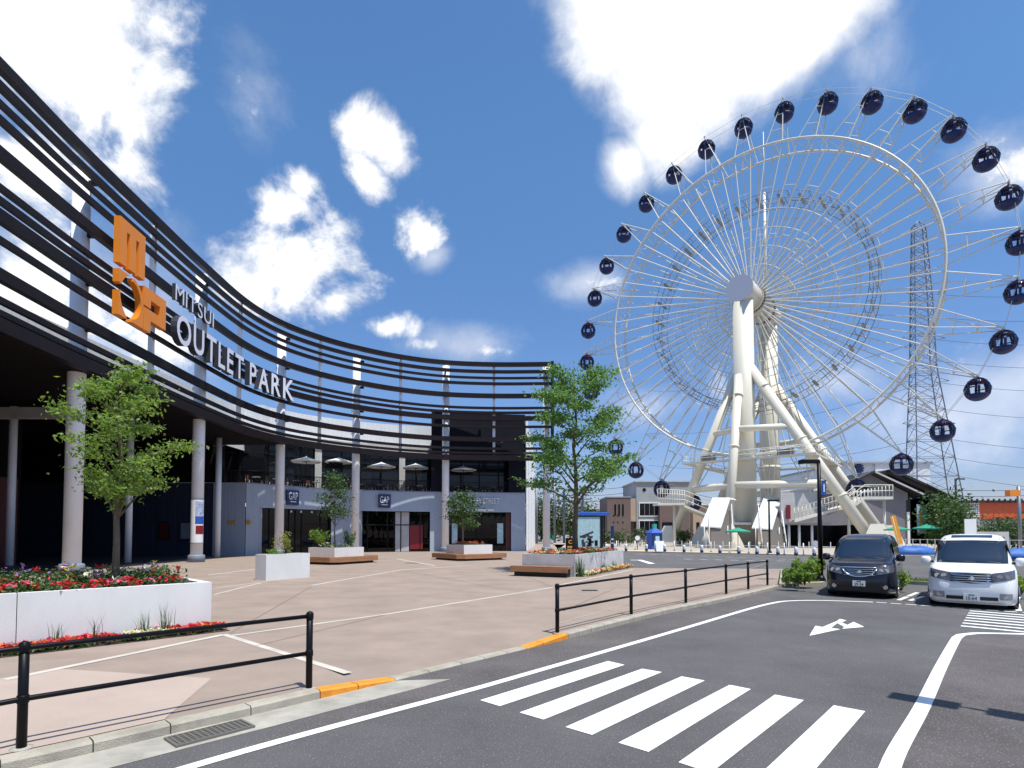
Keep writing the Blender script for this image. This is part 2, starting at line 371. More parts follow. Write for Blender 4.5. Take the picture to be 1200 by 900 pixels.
def txt(s, size, depth, bold=0., sx=1., spacing=1.):
    # lettering as mesh in the x-z plane facing -y; x from 0, baseline z = 0
    cu = bpy.data.curves.new('t', 'FONT'); cu.body = s; cu.size = size; cu.extrude = depth/2; cu.offset = bold; cu.space_character = spacing; cu.resolution_u = 4
    ob = bpy.data.objects.new('t', cu); COL.objects.link(ob)
    dg = bpy.context.evaluated_depsgraph_get(); me = bpy.data.meshes.new_from_object(ob.evaluated_get(dg))
    v = [(p.co.x*sx, -p.co.z, p.co.y) for p in me.vertices]; f = [tuple(p.vertices) for p in me.polygons]; nn = [p.normal.copy() for p in me.polygons]
    bpy.data.objects.remove(ob); bpy.data.meshes.remove(me); bpy.data.curves.remove(cu)
    if not v: return [], [], []
    x0 = min(p[0] for p in v); v = [(p[0]-x0, p[1], p[2]) for p in v]
    return v, f, nn
def crom(pts, step=.5):
    P = [Vector((p[0], p[1])) for p in pts]; P = [P[0]*2-P[1]]+P+[P[-1]*2-P[-2]]; o = []
    for i in range(1, len(P)-2):
        a, b, c, d = P[i-1:i+3]; n = max(1, int((c-b).length/step))
        for k in range(n):
            t = k/n; o.append(.5*((2*b)+(c-a)*t+(2*a-5*b+4*c-d)*t*t+(3*b-a-3*c+d)*t**3))
    o.append(P[-2]); return o
def offset(poly, d):
    # d > 0 to the left of the run
    o = []
    for i, p in enumerate(poly):
        t = (Vector(poly[min(i+1, len(poly)-1)])-Vector(poly[max(i-1, 0)])).normalized(); o.append(Vector(p)+Vector((-t.y, t.x))*d)
    return o
ORD = ['first', 'second', 'third', 'fourth', 'fifth', 'sixth', 'seventh', 'eighth', 'ninth', 'tenth', 'eleventh', 'twelfth', 'thirteenth', 'fourteenth', 'fifteenth', 'sixteenth',
       'seventeenth', 'eighteenth', 'nineteenth', 'twentieth', 'twenty-first', 'twenty-second', 'twenty-third', 'twenty-fourth', 'twenty-fifth', 'twenty-sixth', 'twenty-seventh', 'twenty-eighth', 'twenty-ninth', 'thirtieth']
PZ = .1   # level of the paved plaza

# ================================================================== ground, road, plaza
b = MB(); b.sheet([(-900, -200), (900, -200), (900, 1500), (-900, 1500)], -.03); struct('ground', b, 'ground')
b = MB(); b.sheet([(-30, -8), (80, -8), (80, 70), (-30, 70)], 0); struct('road', b, 'asphalt')
KL = [(-6.0, 1.2), (-4.75, 3.85), (-4.14, 4.63), (-3.72, 5.08), (-3.31, 5.54), (-2.79, 6.1), (-2.26, 6.72), (-1.54, 7.53), (-.74, 8.46), (.25, 9.59), (1.04, 10.5), (3.62, 13.62), (6.2, 16.35), (8.72, 19.2), (9.55, 20.25)]
KL = [Vector(p) for p in crom(KL, .45)]
def kz(p):   # kerb height: lowered at the crossing, orange ramps each side
    t = p.x+p.y
    lo, hi = 6.05, 9.84      # along x+y
    if t < 4.55 or t > 11.54: return PZ
    if t > lo and t < hi: return .022
    return PZ-(PZ-.022)*((t-4.55)/(lo-4.55)) if t <= lo else .022+(PZ-.022)*((t-hi)/(11.54-hi))
pin = offset(KL, 1.0); pk = offset(KL, .17)
b = MB()
n = len(KL)
for i in range(n-1):   # ramped edge strip of the plaza
    b.quad((*pk[i], kz(KL[i])-.004), (*pk[i+1], kz(KL[i+1])-.004), (*pin[i+1], PZ), (*pin[i], PZ))
poly = [tuple(p) for p in pin]+[tuple(pk[-1]), (9.6, 20.5), (13.6, 28.7), (14.2, 29.4), (6.2, 30.2), (6.0, 34.), (5, 62), (9, 95), (-45, 95), (-45, -5), (-12, -5)]
b.sheet(poly, PZ)
struct('plaza', b, 'plaza')
# kerb stones, orange ones at the crossing
kb = MB(); ko = MB()
acc = 0
for i in range(n-1):
    a, c = KL[i], KL[i+1]; ai, ci = pk[i], pk[i+1]; t = (a+c).x/2+(a+c).y/2
    tgt = ko if (4.46 < t < 6.0 or 9.84 < t < 11.5) else kb
    gap = (c-a).normalized()*.006
    a2, c2, ai2, ci2 = a+gap, c-gap, ai+gap, ci-gap
    za, zc = kz(a)+.003, kz(c)+.003
    tgt.add([(*a2, -.02), (*c2, -.02), (*c2, zc-.02), (*a2, za-.02), (*(a2+(ai2-a2)*.12), za), (*(c2+(ci2-c2)*.12), zc), (*ai2, za), (*ci2, zc)],
            [(0, 1, 2, 3), (3, 2, 5, 4), (4, 5, 7, 6), (0, 3, 4, 6), (1, 7, 5, 2)])
struct('kerb', kb, 'kerb'); struct('orange_kerb', ko, 'orange_paint')
# concrete gutter strip, tapering out at the crossing
b = MB()
g0 = [p for p in KL if p.x < -1.2]
go = offset(g0, -.5)
for i in range(len(g0)-1): b.quad((*g0[i], .004), (*go[i], .004), (*go[i+1], .004), (*g0[i+1], .004))
e = g0[-1]; eo = go[-1]; b.add([(*e, .004), (*eo, .004), (*(eo+Vector((.35, .42))), .004)], [(0, 1, 2)])
struct('gutter', b, 'gutter')
# drain grate lying in the gutter
ga = G(268, 852, .0); gb_ = G(337, 841, .0); ang = math.atan2((gb_-ga).y, (gb_-ga).x)
t = thing('drain_grate', 'black iron drain grate set in the pale gutter beside the kerb', 'drain grate', (-2.93, 5.56, .004), math.radians(49))
b = MB(); b.box(-.36, .36, -.16, -.135, .002, .022); b.box(-.36, .36, .135, .16, .002, .022); b.box(-.36, -.335, -.135, .135, .002, .022); b.box(.335, .36, -.135, .135, .002, .022); b.build('frame', 'steel_dark', t)
b = MB()
for k in range(13): x = -.31+k*.0515; b.box(x-.009, x+.009, -.134, .134, .004, .02)
for k in range(5): y = -.1+k*.05; b.box(-.334, .334, y-.009, y+.009, .006, .018)
b.build('bars', 'steel_dark', t)
b = MB(); b.box(-.334, .334, -.134, .134, -.001, .0025); b.build('pit', 'black_base', t)

b = MB(); b.sheet([(3.2, 4.0), (3.3, 4.95), (4.6, 6.4), (6.3, 8.35), (8.3, 10.6), (8.9, 11.05), (9.9, 10.98), (16, 10), (16, 2), (2.5, 2)], .003); struct('bay_asphalt', b, 'asphalt_old')
b = MB(); el_ = crom([(-2.7, 4.76), (-.63, 6.97), (0, 7.66), (3.22, 11.29), (6.1, 14.6), (7.3, 15.85)], .5); ki = [p for p in KL if p.x > -1.2 and p.y < 19.5]
b.sheet([tuple(p) for p in el_]+[tuple(p+Vector((.02, -.02))) for p in ki[::-1]], .003); struct('kerbside_asphalt', b, 'asphalt_old')
# painted lines: one sheet object per marking
def line(pts, w, z=.006):
    b = MB(); P = [Vector((p[0], p[1])) for p in pts]; l = offset(P, w/2); r = offset(P, -w/2)
    for i in range(len(P)-1): b.quad((*l[i], z), (*r[i], z), (*r[i+1], z), (*l[i+1], z))
    return b
struct('road_edge_line', line(crom([(-4.2, 2.6), (-2.7, 4.76), (-.63, 6.97), (0, 7.66), (3.22, 11.29), (6.1, 14.6), (7.3, 15.85), (7.9, 16.3), (8.57, 16.45), (9.2, 16.4), (10.22, 16.05)], .25), .13), 'white_line')
b = MB()
D0, D1 = Vector((10.3, 16.02)), Vector((12.8, 13.75)); dl = (D1-D0).length; du = (D1-D0)/dl; dn = Vector((-du.y, du.x))*.05
k = 0.
while k < dl-.2:
    a = D0+du*k; c = D0+du*min(k+.24, dl); b.quad((*(a+dn), .006), (*(a-dn), .006), (*(c-dn), .006), (*(c+dn), .006)); k += .34
struct('dashed_line', b, 'white_line')
b = MB()
for q in [[(562.5,821),(585.8,828),(732,779.5),(712.5,775)],[(608.8,835.5),(637,843.8),(775.8,788),(752.5,784)],[(662.5,852.5),(693.8,861.8),(825.8,798),(798.8,793)],[(724.5,871),(760,881.8),(880,808),(855,803)],
          [(795,894),(833,906.5),(942,821),(908,814.5)],[(878,920),(925,938),(1014,834),(977,827)]]:
    b.sheet([tuple(G(*p))[:2] for p in q], .006)
struct('crosswalk', b, 'white_line')
b = line(crom([(2.2, 3.1), (2.75, 4.2), (3.3, 4.95), (4.6, 6.4), (6.3, 8.35), (8.3, 10.6), (8.62, 10.9), (9.0, 11.06), (9.92, 10.98), (14, 10.3)], .3), .15); struct('bay_line', b, 'white_line')
b = MB()
h0, h1 = Vector((11.5, 14.25)), Vector((9.45, 11.95)); hr = Vector((.72, -.78)).normalized()
for k in range(7):
    c = h0+(h1-h0)*(k/6.); d = (h1-h0).normalized()*.085; e_ = c+hr*(4.5)
    b.quad((*(c-d), .006), (*(c+d), .006), (*(e_+d), .006), (*(e_-d), .006))
struct('hatched_zone', b, 'white_line')
b = MB()
AQ = [[(948.3, 745.2), (955, 733.8), (966, 735), (982, 736.4), (984, 737)], ]
arrow = [(948.5, 745.3), (955.5, 733.8), (965, 735), (980.5, 728), (983, 725.6), (992, 727.2), (987, 729.2), (993.5, 732.5), (1000.5, 729), (1013, 735), (985, 737), (976, 735.8)]
b.sheet([tuple(G(*p))[:2] for p in [(948.5, 745.3), (955.5, 733.6), (964, 735), (980.5, 728.2), (982.5, 729.3), (974, 736.2), (985, 737.6)]], .006)
b.sheet([tuple(G(*p))[:2] for p in [(980.6, 728.1), (984, 725.6), (992, 727.2), (986.5, 729.5), (983, 731.8), (981, 730)]], .0064)
b.sheet([tuple(G(*p))[:2] for p in [(983.2, 731.6), (986.6, 729.7), (993, 732.6), (1000.3, 729), (1013, 735), (987, 737.2), (989.5, 735)]], .0068)
struct('turn_arrow', b, 'white_line')
b = MB()
for (a, c, w) in [((1053, 703.5), (1063, 699.5), .12), ((1064.5, 698.8), (1075, 694.5), .12), ((1066, 704), (1082, 699), .12), ((1190, 702), (1194, 716), .12), ((1036, 693), (1042, 688), .1)]:
    A, C = G(*a), G(*c); u = (C-A).normalized(); nn_ = Vector((-u.y, u.x, 0))*w/2
    b.sheet([tuple(p)[:2] for p in (A+nn_, A-nn_, C-nn_, C+nn_)], .006)
struct('parking_line', b, 'white_line')
b = MB()
for k in range(16):
    p = 745+k*15; y0 = 649+k*.55
    A, C = G(p, y0), G(p+8, y0+.35); b.sheet([(A.x, A.y), (A.x+.1, A.y-.35), (C.x+.1, C.y-.35), (C.x, C.y)], .006)
for k in range(9):
    p = 800+k*18; A, C = G(p, 655.2+k*.35), G(p+9, 655.4+k*.35); b.sheet([(A.x, A.y), (A.x+.1, A.y-.3), (C.x+.1, C.y-.3), (C.x, C.y)], .006)
A, B_, C = G(738, 656.2), G(752, 656.2), G(768, 660.5)
b.sheet([tuple(p)[:2] for p in (A, B_, B_+Vector((0, -.5, 0)), A+Vector((0, -.5, 0)))], .006); b.sheet([tuple(p)[:2] for p in (B_, C, C+Vector((-.5, -.3, 0)), B_+Vector((-.4, -.4, 0)))], .0064)
struct('far_road_dashes', b, 'white_line')
# bands cast into the plaza
b = MB()
def band(a, c, w, z):
    A, C = G(*a, PZ), G(*c, PZ); u = (C-A).normalized(); q = Vector((-u.y, u.x, 0))*w/2
    b.sheet([tuple(p)[:2] for p in (A+q, A-q, C-q, C+q)], PZ+z)
band((262, 743.5), (408, 789), .12, .004); band((264, 746), (452, 720), .11, .0048); band((452, 720), (650, 688), .12, .004); band((650, 687), (742, 667.5), .12, .0048)
band((250, 697), (306, 683), .1, .004); band((248, 690), (318, 680.5), .09, .0048); band((244, 674), (330, 663), .16, .004); band((365, 686), (470, 668), .14, .004)
band((470, 668), (560, 662), .2, .0048); band((465, 655), (510, 663), .2, .0056); band((640, 735), (900, 660), .02, .0056)
band((5, 797), (262, 744), .14, .0064)
struct('plaza_bands', b, 'pale_line')
b = MB()
for a_, c_ in (((450, 721), (300, 757)), ((650, 689), (590, 664)), ((472, 669), (610, 694)), ((366, 687), (270, 742)), ((825, 689), (705, 671)), ((330, 676), (480, 663)), ((720, 690), (660, 716))): band(a_, c_, .016, .0072)
struct('plaza_joints', b, 'joint')
pkk = [tuple(p) for p in offset(KL, .2) if -6.2 < p.x < -3.45]
b = MB(); b.sheet([tuple(G(*p, PZ))[:2] for p in [(-60, 805), (70, 784), (248, 795)]]+pkk[::-1], PZ+.003); struct('pale_paving', b, 'plaza_pale')
for px, py, w, lab in ((691, 692, .5, 'dark metal access plate in the paving behind the black railing'), (483, 660, .8, 'small dark drain plate in the paving before the shops')):
    p = G(px, py, PZ); b = MB(); b.rbox(p.x, p.y, PZ+.002, PZ+.012, w/2, .16, 0); b.rbox(p.x, p.y, PZ+.0125, PZ+.016, w/2-.05, .11, 0)
    tag(b.build('access_plate', 'black_base'), lab, 'access plate')
# far pavement, planting island, strip behind the vans
b = MB(); b.prism([(5.2, 63), (13.8, 57.5), (26, 49), (44, 46), (90, 44), (160, 130), (9, 130)], -.02, PZ); struct('far_pavement', b, 'far_pave')
b = MB(); b.sheet([(5.5, 63.6), (13.9, 58.4), (25.8, 50), (26.4, 50.8), (14.3, 60.6), (6, 66.4)], PZ+.004); struct('tactile_paving', b, 'yellow_pave')
isl = [(9.65, 20.45), (11.5, 21.0), (11.9, 21.5), (14.4, 27.4), (14.2, 28.4), (13.6, 28.6)]
b = MB(); b.prism(isl, 0, .13); struct('island_kerb', b, 'kerb')
strip = [(14.9, 22.1), (17.6, 18.0), (19.5, 15.5), (20.6, 16.3), (18.5, 19.0), (15.7, 23.0)]
b = MB(); b.prism(strip, 0, .13); struct('parking_kerb', b, 'kerb')
def inset(poly, f): c = sum((Vector(p) for p in poly), Vector((0, 0)))/len(poly); return [c+(Vector(p)-c)*f for p in poly]

def pip(p, poly):
    x, y = p; ins = False; j = len(poly)-1
    for i in range(len(poly)):
        xi, yi = poly[i]; xj, yj = poly[j]
        if (yi > y) != (yj > y) and x < (xj-xi)*(y-yi)/(yj-yi)+xi: ins = not ins
        j = i
    return ins
def blade(b, p, h, w, lean):
    a = R.uniform(0, 2*PI); d = Vector((math.cos(a), math.sin(a), 0)); q = Vector((-d.y, d.x, 0))*w/2; p = Vector(p)
    m = p+d*lean*.35+Vector((0, 0, h*.6)); t = p+d*lean+Vector((0, 0, h))
    b.add([p-q, p+q, m+q*.7, m-q*.7, t], [(0, 1, 2, 3), (3, 2, 4)])
def leafquad(b, p, s, up=.4):
    n = Vector((R.gauss(0, 1), R.gauss(0, 1), R.gauss(0, 1)+up)).normalized(); a = n.orthogonal().normalized(); a = Matrix.Rotation(R.uniform(0, 6.3), 3, n) @ a; c = n.cross(a)
    l = s*R.uniform(.55, 1.45); w = l*R.uniform(.4, .6); p = Vector(p)
    b.add([p-a*l*.5, p+c*w*.5-n*l*.06, p+a*l*.5, p-c*w*.5-n*l*.06], [(0, 1, 2, 3)])
def turf(poly, z, name, label, dens):
    b = MB(); P = inset(poly, .9); xs = [p[0] for p in P]; ys = [p[1] for p in P]
    b.sheet([tuple(p) for p in inset(poly, .9)], z+.004)
    A = (max(xs)-min(xs))*(max(ys)-min(ys))
    for _ in range(int(A*dens)):
        p = (R.uniform(min(xs), max(xs)), R.uniform(min(ys), max(ys)))
        if pip(p, P): blade(b, (*p, z), R.uniform(.04, .12), .02, R.uniform(0, .06))
    tag(b.build(name, 'grass'), label, 'grass', kind='stuff')
turf([tuple(p) for p in isl], .13, 'island_grass', 'short green grass on the kerbed island left of the black van', 250)
turf(strip, .13, 'strip_grass', 'short grass in the kerbed strip behind the two vans', 250)

def bush(name, label, loc, rx, ry, rz, nl, s, m='leaf', cat='shrub', group=None):
    t = thing(name, label, cat, loc, 0, group); b = MB(); w = MB()
    cl = [(R.gauss(0, .45), R.gauss(0, .45), R.uniform(.3, .85), R.uniform(.25, .45)) for _ in range(14)]
    for k in range(7): c = cl[k]; w.tube([(0, 0, -.02), (c[0]*rx*.4, c[1]*ry*.4, rz*.35), (c[0]*rx, c[1]*ry, c[2]*rz)], [.018, .012, .006], 5)
    for _ in range(nl):
        c = R.choice(cl); v = Vector((R.gauss(0, 1), R.gauss(0, 1), R.gauss(0, 1))).normalized()*c[3]*R.random()**.4
        leafquad(b, ((c[0]+v.x)*rx, (c[1]+v.y)*ry, max(.02, (c[2]+v.z*.8)*rz)), s)
    b.build('foliage', m, t); w.build('stem', 'bark', t); return t
for px, py, rx, h, lab in ((931, 688, .36, .6, 'low light green shrub at the left tip of the kerbed island'), (943, 685, .42, .85, 'bushy green shrub between the tall lamp post and the island tip'), (953, 680, .36, .85, 'green shrub at the foot of the tall black lamp post')):
    p = G(px, py, .13); bush('shrub', lab, p, rx, rx, h, 900, .13)
p = G(1049, 689, .13); bush('shrub', 'small green shrub in the strip between the two vans', p, .4, .4, .7, 500, .12)
p = G(1196, 697, .13); bush('shrub', 'small green shrub at the frame edge right of the white van', p, .35, .35, .6, 350, .12)

# ================================================================== the curved shopping building
S_PTS = [(-17.4, 5), (-17.9, 11.4), (-18.66, 19.96), (-19.06, 24.2), (-19.38, 29.84), (-19.62, 35.3), (-19.6, 41.0), (-18.7, 45.1), (-16.85, 48.4), (-14.35, 51.2), (-10.8, 53.9), (-6.7, 55.7), (-1.73, 56.4), (3.95, 56.3)]
SCURVE = crom(S_PTS, .5)
mall = thing('shopping_building', 'curved outlet mall with dark horizontal louvre screen on white columns', 'building', (-16, 50, 0))
LV = [(18.98, .42, .30), (18.24, .32, .22), (17.6, .23, .18), (17.02, .29, .18), (15.78, .44, .30), (14.55, .24, .18), (14.08, .26, .18), (13.5, .46, .30), (12.64, .25, .18), (11.36, .44, .30), (10.45, .24, .18), (9.98, .22, .18), (9.5, .52, .42)]
for z, h, d in LV:
    b = MB(); l = offset(SCURVE, d/2); r = offset(SCURVE, -d/2); rings = []
    for i in range(len(SCURVE)): rings.append([(*r[i], z-h/2), (*l[i], z-h/2), (*l[i], z+h/2), (*r[i], z+h/2)])
    b.loft(rings, True, True); b.build('louver', 'bronze', mall, True)
b = MB(); b.box(3.9, 4.2, 56.06, 56.6, 9.25, 19.25); b.build('end_post', 'bronze', mall, True)
COLS = [(-20.05, 25.75), (-20.35, 36.45), (-19.35, 46.9), (-14.75, 53.1), (-6.7, 56.75), (3.48, 57.0)]
for i, (x, y) in enumerate(COLS):
    b = MB(); b.tube([(x, y, PZ), (x, y, 18.9)], .36, 24); c = b.build('column', 'column', mall, True)
    b = MB(); b.lathe([(.5, PZ-.02), (.5, .5), (.46, .56), (.37, .58)], 24, (x, y, 0)); b.build('collar', 'collar', c, mall.location)
    for z in (18.26, 15.78, 13.5, 11.36, 9.5):
        b = MB(); b.box(x-.08, x+.08, y-.5, y+.5, z-.1, z+.1) if i > 3 else b.box(x-.42, x+.68, y-.08, y+.08, z-.1, z+.1)
        b.build('bracket', 'bronze', mall, True)
def on_poly(px, poly):
    k = (px-600)/FOC
    for a, c in zip(poly, poly[1:]):
        fa = a[0]-k*a[1]; fc = c[0]-k*c[1]
        if fa*fc <= 0: t = fa/(fa-fc); return Vector((a[0]+(c[0]-a[0])*t, a[1]+(c[1]-a[1])*t))
for px in (180, 283, 373, 469, 580):
    p = on_poly(px, SCURVE); q = p+Vector((-.35 if p.y < 48 else -.12, .0 if p.y < 48 else .34)); b = MB(); b.box(q.x-.13, q.x+.13, q.y-.1, q.y+.1, 9.6, 18.9); b.build('post', 'column', mall, True)
# lower walls
W2 = crom([(-22.25, 47), (-20.5, 49.7), (-17.9, 53.2), (-15.2, 55.0), (-11.1, 56.7), (-6.8, 57.9), (-2.5, 58.7), (1.43, 59.1)], .6)
TZ = 6.15; DH = 4.15
def seg(p0, p1):
    a, c = on_poly(p0, W2) if p0 else W2[0], on_poly(p1, W2) if p1 else W2[-1]
    k0, k1 = (a.x/a.y), (c.x/c.y); mid = [p for p in W2 if k0+1e-4 < p.x/p.y < k1-1e-4]; return [a]+mid+[c]
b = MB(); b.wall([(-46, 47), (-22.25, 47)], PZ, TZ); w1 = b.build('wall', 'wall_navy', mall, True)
b = MB(); b.wall([(-24.9, 46.98), (-24.9, 46.94), (-22.25, 46.94), (-22.25, 47)], PZ, TZ); b.build('wall', 'wall_blue', mall, True)
b = MB(); b.wall(seg(288, 615.5), DH, TZ)
for s in ((288, 303), (388, 422), (504, 519), (599, 615.5)): b.wall(seg(*s), PZ, DH)
for px in (303, 388, 422, 504, 519, 599):   # reveals of the openings
    p = on_poly(px, W2); d = Vector((.15, 1)).normalized()*.5; b.wall([p, p+d], PZ, DH)
b.build('wall', 'wall_blue', mall, True)
b = MB(); b.wall([(1.43, 59.1), (3.7, 90)], PZ, 14.4); b.build('wall', 'wall_pale', mall, True)
b = MB(); b.wall([(1.46, 59.12), (1.75, 63)], PZ, 14.4)
for k in range(4): p = Vector((1.43, 59.1)).lerp(Vector((3.7, 90)), .1+.22*k); b.box(p.x, p.x+.12, p.y, p.y+.25, PZ, 14.4)
b.build('corner_trim', 'white', mall, True)
# terrace floor (L shaped ring), upper walls
U = crom([(-40, 50.4), (-24, 50.4), (-22.3, 51.6), (-20.4, 54.4), (-17.3, 57.2), (-13.2, 59.6), (-8.3, 61.0), (-2, 61.6), (1.6, 61.8)], .6)
b = MB(); b.sheet([(-40, 47.2)]+[(p.x, p.y+.02) for p in W2]+[(2.6, 78), (-40, 78)], TZ-.02)
b.box(-33.9, -22.4, 47.02, 47.25, TZ, TZ+.06); b.build('terrace_floor', 'concrete', mall, True)
b = MB(); b.loft([[(*p, TZ-.0), (*q, TZ-.0), (*q, TZ+.08), (*p, TZ+.08)] for p, q in zip(offset(W2, -.06), offset(W2, .2))], True, True); b.build('coping', 'collar', mall, True)
b = MB(); b.wall([p for p in U if p.x < -8.3], 10.4, 13.55); b.wall([p for p in U if p.x > -24.2 and p.x < -22.9], TZ, 10.4)
b.build('upper_wall', 'wall_pale', mall, True)
b = MB(); b.loft([[(*p, 10.35), (*q, 10.35), (*q, 11.3), (*p, 11.3)] for p, q in zip(offset([p for p in U if p.x < -8.4], -.35), offset([p for p in U if p.x < -8.4], -.01))], True, True)
for x0, x1 in ((-26.8, -25.6), (-19.95, -18.9), (-12.2, -11.2)):
    s_ = [p for p in U if x0 < p.x < x1]; q_ = offset(s_, -.2) if len(s_) > 1 else None
    if q_: b.wall(q_, TZ, 10.36)
b.build('lintel', 'concrete', mall, True)
gl = [p for p in U if p.x > -40 and p.x < -8.3]
b = MB(); b.wall(gl, TZ+.02, 10.4); g = b.build('upper_glazing', 'window', mall, True)
b = MB()
for p in gl[::3]: b.box(p.x-.05, p.x+.05, p.y-.14, p.y-.02, TZ, 10.34)
for z in (7.6, 9.2):
    b.loft([[(*p, z-.04), (*q, z-.04), (*q, z+.04), (*p, z+.04)] for p, q in zip(offset(gl, -.1), offset(gl, -.01))], True, True)
b.build('glazing_bars', 'frame_dark', mall, True)
# dark upper block at the right end with a recessed terrace
DB = seg(505, 615.5)
b = MB(); b.wall(DB, 10.3, 14.45); b.wall(seg(505, 519), TZ+.08, 10.3); b.wall(seg(596, 615.5), TZ+.08, 10.3)
e0 = on_poly(505, W2); b.wall([e0+Vector((.2, 4)), e0], TZ, 14.45)
b.wall([(-40, 77), (2.4, 77)], TZ, 13)
b.build('dark_upper_wall', 'wall_char', mall, True)
b = MB(); q = offset(DB, 3.2); b.wall(q, TZ, 10.35); b.build('terrace_glazing', 'window', mall, True)
b = MB(); q = offset(DB, 3.1)
for p in q[::3]: b.box(p.x-.05, p.x+.05, p.y-.08, p.y, TZ, 10.3)
b.loft([[(p.x, p.y, 8.3), (p.x, p.y+.08, 8.3), (p.x, p.y+.08, 8.4), (p.x, p.y, 8.4)] for p in q], True, True); b.build('glazing_bars', 'frame_dark', mall, True)
b = MB(); b.sheet([tuple(p) for p in DB]+[tuple(p) for p in offset(DB, 3.3)[::-1]], 10.32); b.build('terrace_ceiling', 'bronze_in', mall, True)
# roof
b = MB(); b.sheet([(p.x, p.y) for p in U if p.x < -8.3]+[tuple(p) for p in DB]+[(3.0, 90), (-60, 90), (-60, 50.4)], 13.5)
b.sheet([(-24.2, 4), (-24.2, 50.4), (-60, 50.4), (-60, 4)], 12.9); b.build('roof', 'roof', mall, True)
# left wing: upper cladding above the recess, its ceiling, dark depth behind
b = MB(); b.wall([(-24, 2), (-24, 50.4)], 9.35, 13.0); b.build('upper_wall', 'wall_pale', mall, True)
inner = [p for p in SCURVE if p.y < 47]
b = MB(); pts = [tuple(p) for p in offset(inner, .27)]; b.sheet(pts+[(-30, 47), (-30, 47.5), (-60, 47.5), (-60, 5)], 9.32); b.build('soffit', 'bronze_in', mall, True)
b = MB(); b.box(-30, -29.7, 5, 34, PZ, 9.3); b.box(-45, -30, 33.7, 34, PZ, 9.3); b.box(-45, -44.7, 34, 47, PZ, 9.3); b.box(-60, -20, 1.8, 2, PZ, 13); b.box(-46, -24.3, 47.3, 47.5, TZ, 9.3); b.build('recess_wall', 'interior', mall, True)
b = MB(); b.box(-29.6, -24.4, 31.3, 31.7, 8.4, 9.0); b.build('lintel_beam', 'concrete', mall, True)
b = MB(); b.box(-29.69, -29.5, 27, 33.6, PZ, 5.2); b.build('maroon_door', 'maroon', mall, True)
for x, y, r_ in ((-22.6, 43.3, .22), (-24.4, 35.9, .2), (-28.9, 32.5, .2)):
    b = MB(); b.tube([(x, y, PZ), (x, y, 9.3)], r_, 16); b.build('inner_column', 'column', mall, True)
for x in (-29.4, -27.6): b = MB(); b.box(x, x+.9, 46.9, 46.97, 1.4, 2.9); b.build('notice_frame', 'frame_dark', mall, True); 
for x, m_ in ((-29.32, 'maroon'), (-27.52, 'collar')): b = MB(); b.box(x, x+.74, 46.86, 46.9, 1.48, 2.82); b.build('notice', m_, mall, True)
b = MB(); b.box(-23.6, -22.95, 46.82, 46.93, 2.75, 3.0); b.build('orange_wall_lamp', 'amber', mall, True)
b = MB(); b.box(-22.2, -21.9, 47.0, 47.4, 2.75, 3.0); b.build('orange_wall_lamp', 'amber', mall, True)
b = MB(); b.sheet([(-22.6, 5), (-22.6, 30), (-23.5, 46.95), (-45, 46.95), (-45, 5)], PZ+.005); b.build('recess_shade_sheet', 'tile_and_shade', mall, True)  # dark sheet laid on the paving, recess shade put into its colour
# shop interiors: floor, ceiling, back walls
b = MB(); iw = offset(W2, 5)
b.sheet([tuple(p) for p in W2]+[tuple(p) for p in iw[::-1]], PZ+.006); b.build('shop_floor', 'tile_and_shade', mall, True)
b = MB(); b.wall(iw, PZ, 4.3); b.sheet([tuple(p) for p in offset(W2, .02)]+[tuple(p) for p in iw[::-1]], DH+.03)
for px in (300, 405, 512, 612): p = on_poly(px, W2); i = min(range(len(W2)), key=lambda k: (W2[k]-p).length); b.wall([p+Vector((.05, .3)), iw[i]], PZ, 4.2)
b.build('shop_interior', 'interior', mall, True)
# storefronts
for k, (p0, p1) in enumerate(((303, 388), (422, 504), (519, 599))):
    s_ = offset(seg(p0, p1), .45); b = MB(); b.wall(s_, PZ+.02, DH); g = b.build('storefront', 'glass_dark', mall, True)
    b = MB(); L = len(s_)
    for i in sorted({0, L//5, 2*L//5, L//2, 3*L//5, 4*L//5, L-1}): p = s_[i]; b.box(p.x-.05, p.x+.05, p.y-.07, p.y+.05, PZ, DH)
    b.loft([[(p.x, p.y-.06, 2.75), (p.x, p.y+.04, 2.75), (p.x, p.y+.04, 2.85), (p.x, p.y-.06, 2.85)] for p in s_], True, True)
    b.build('storefront_frame', 'frame_dark', mall, True)
s_ = offset(seg(464, 480), .42); b = MB(); b.wall(s_, PZ+.02, 4.1); b.build('pale_reflection', 'concrete', mall, True)  # pale panel before the glass, a reflection painted as solid colour
s_ = offset(seg(481, 496), .40); b = MB(); b.wall(s_, PZ+.25, 2.75); b.build('red_panel', 'red_panel', mall, True)
s_ = offset(seg(552, 598), 1.3); b = MB(); b.wall(s_, 3.0, 4.1); b.wall(offset(seg(593, 598.5), .35), PZ, 4.1); b.build('maroon_panel', 'maroon', mall, True)
for (p0, p1, z0, z1) in ((530, 536.5, .9, 3.0), (583, 590, .9, 3.0)):
    b = MB(); b.wall(offset(seg(p0, p1), .36), z0, z1); b.build('shop_poster', 'poster', mall, True)
for px in (333, 345, 358, 436, 449): # small ceiling spots behind the doors
    p = on_poly(px, W2)+Vector((.2, 1.0)); b = MB(); b.lathe([(.02, 4.1), (.1, 4.0), (.1, 3.85), (.02, 3.84)], 10, (p.x, p.y, 0)); b.build('ceiling_spot', 'white', mall, True)
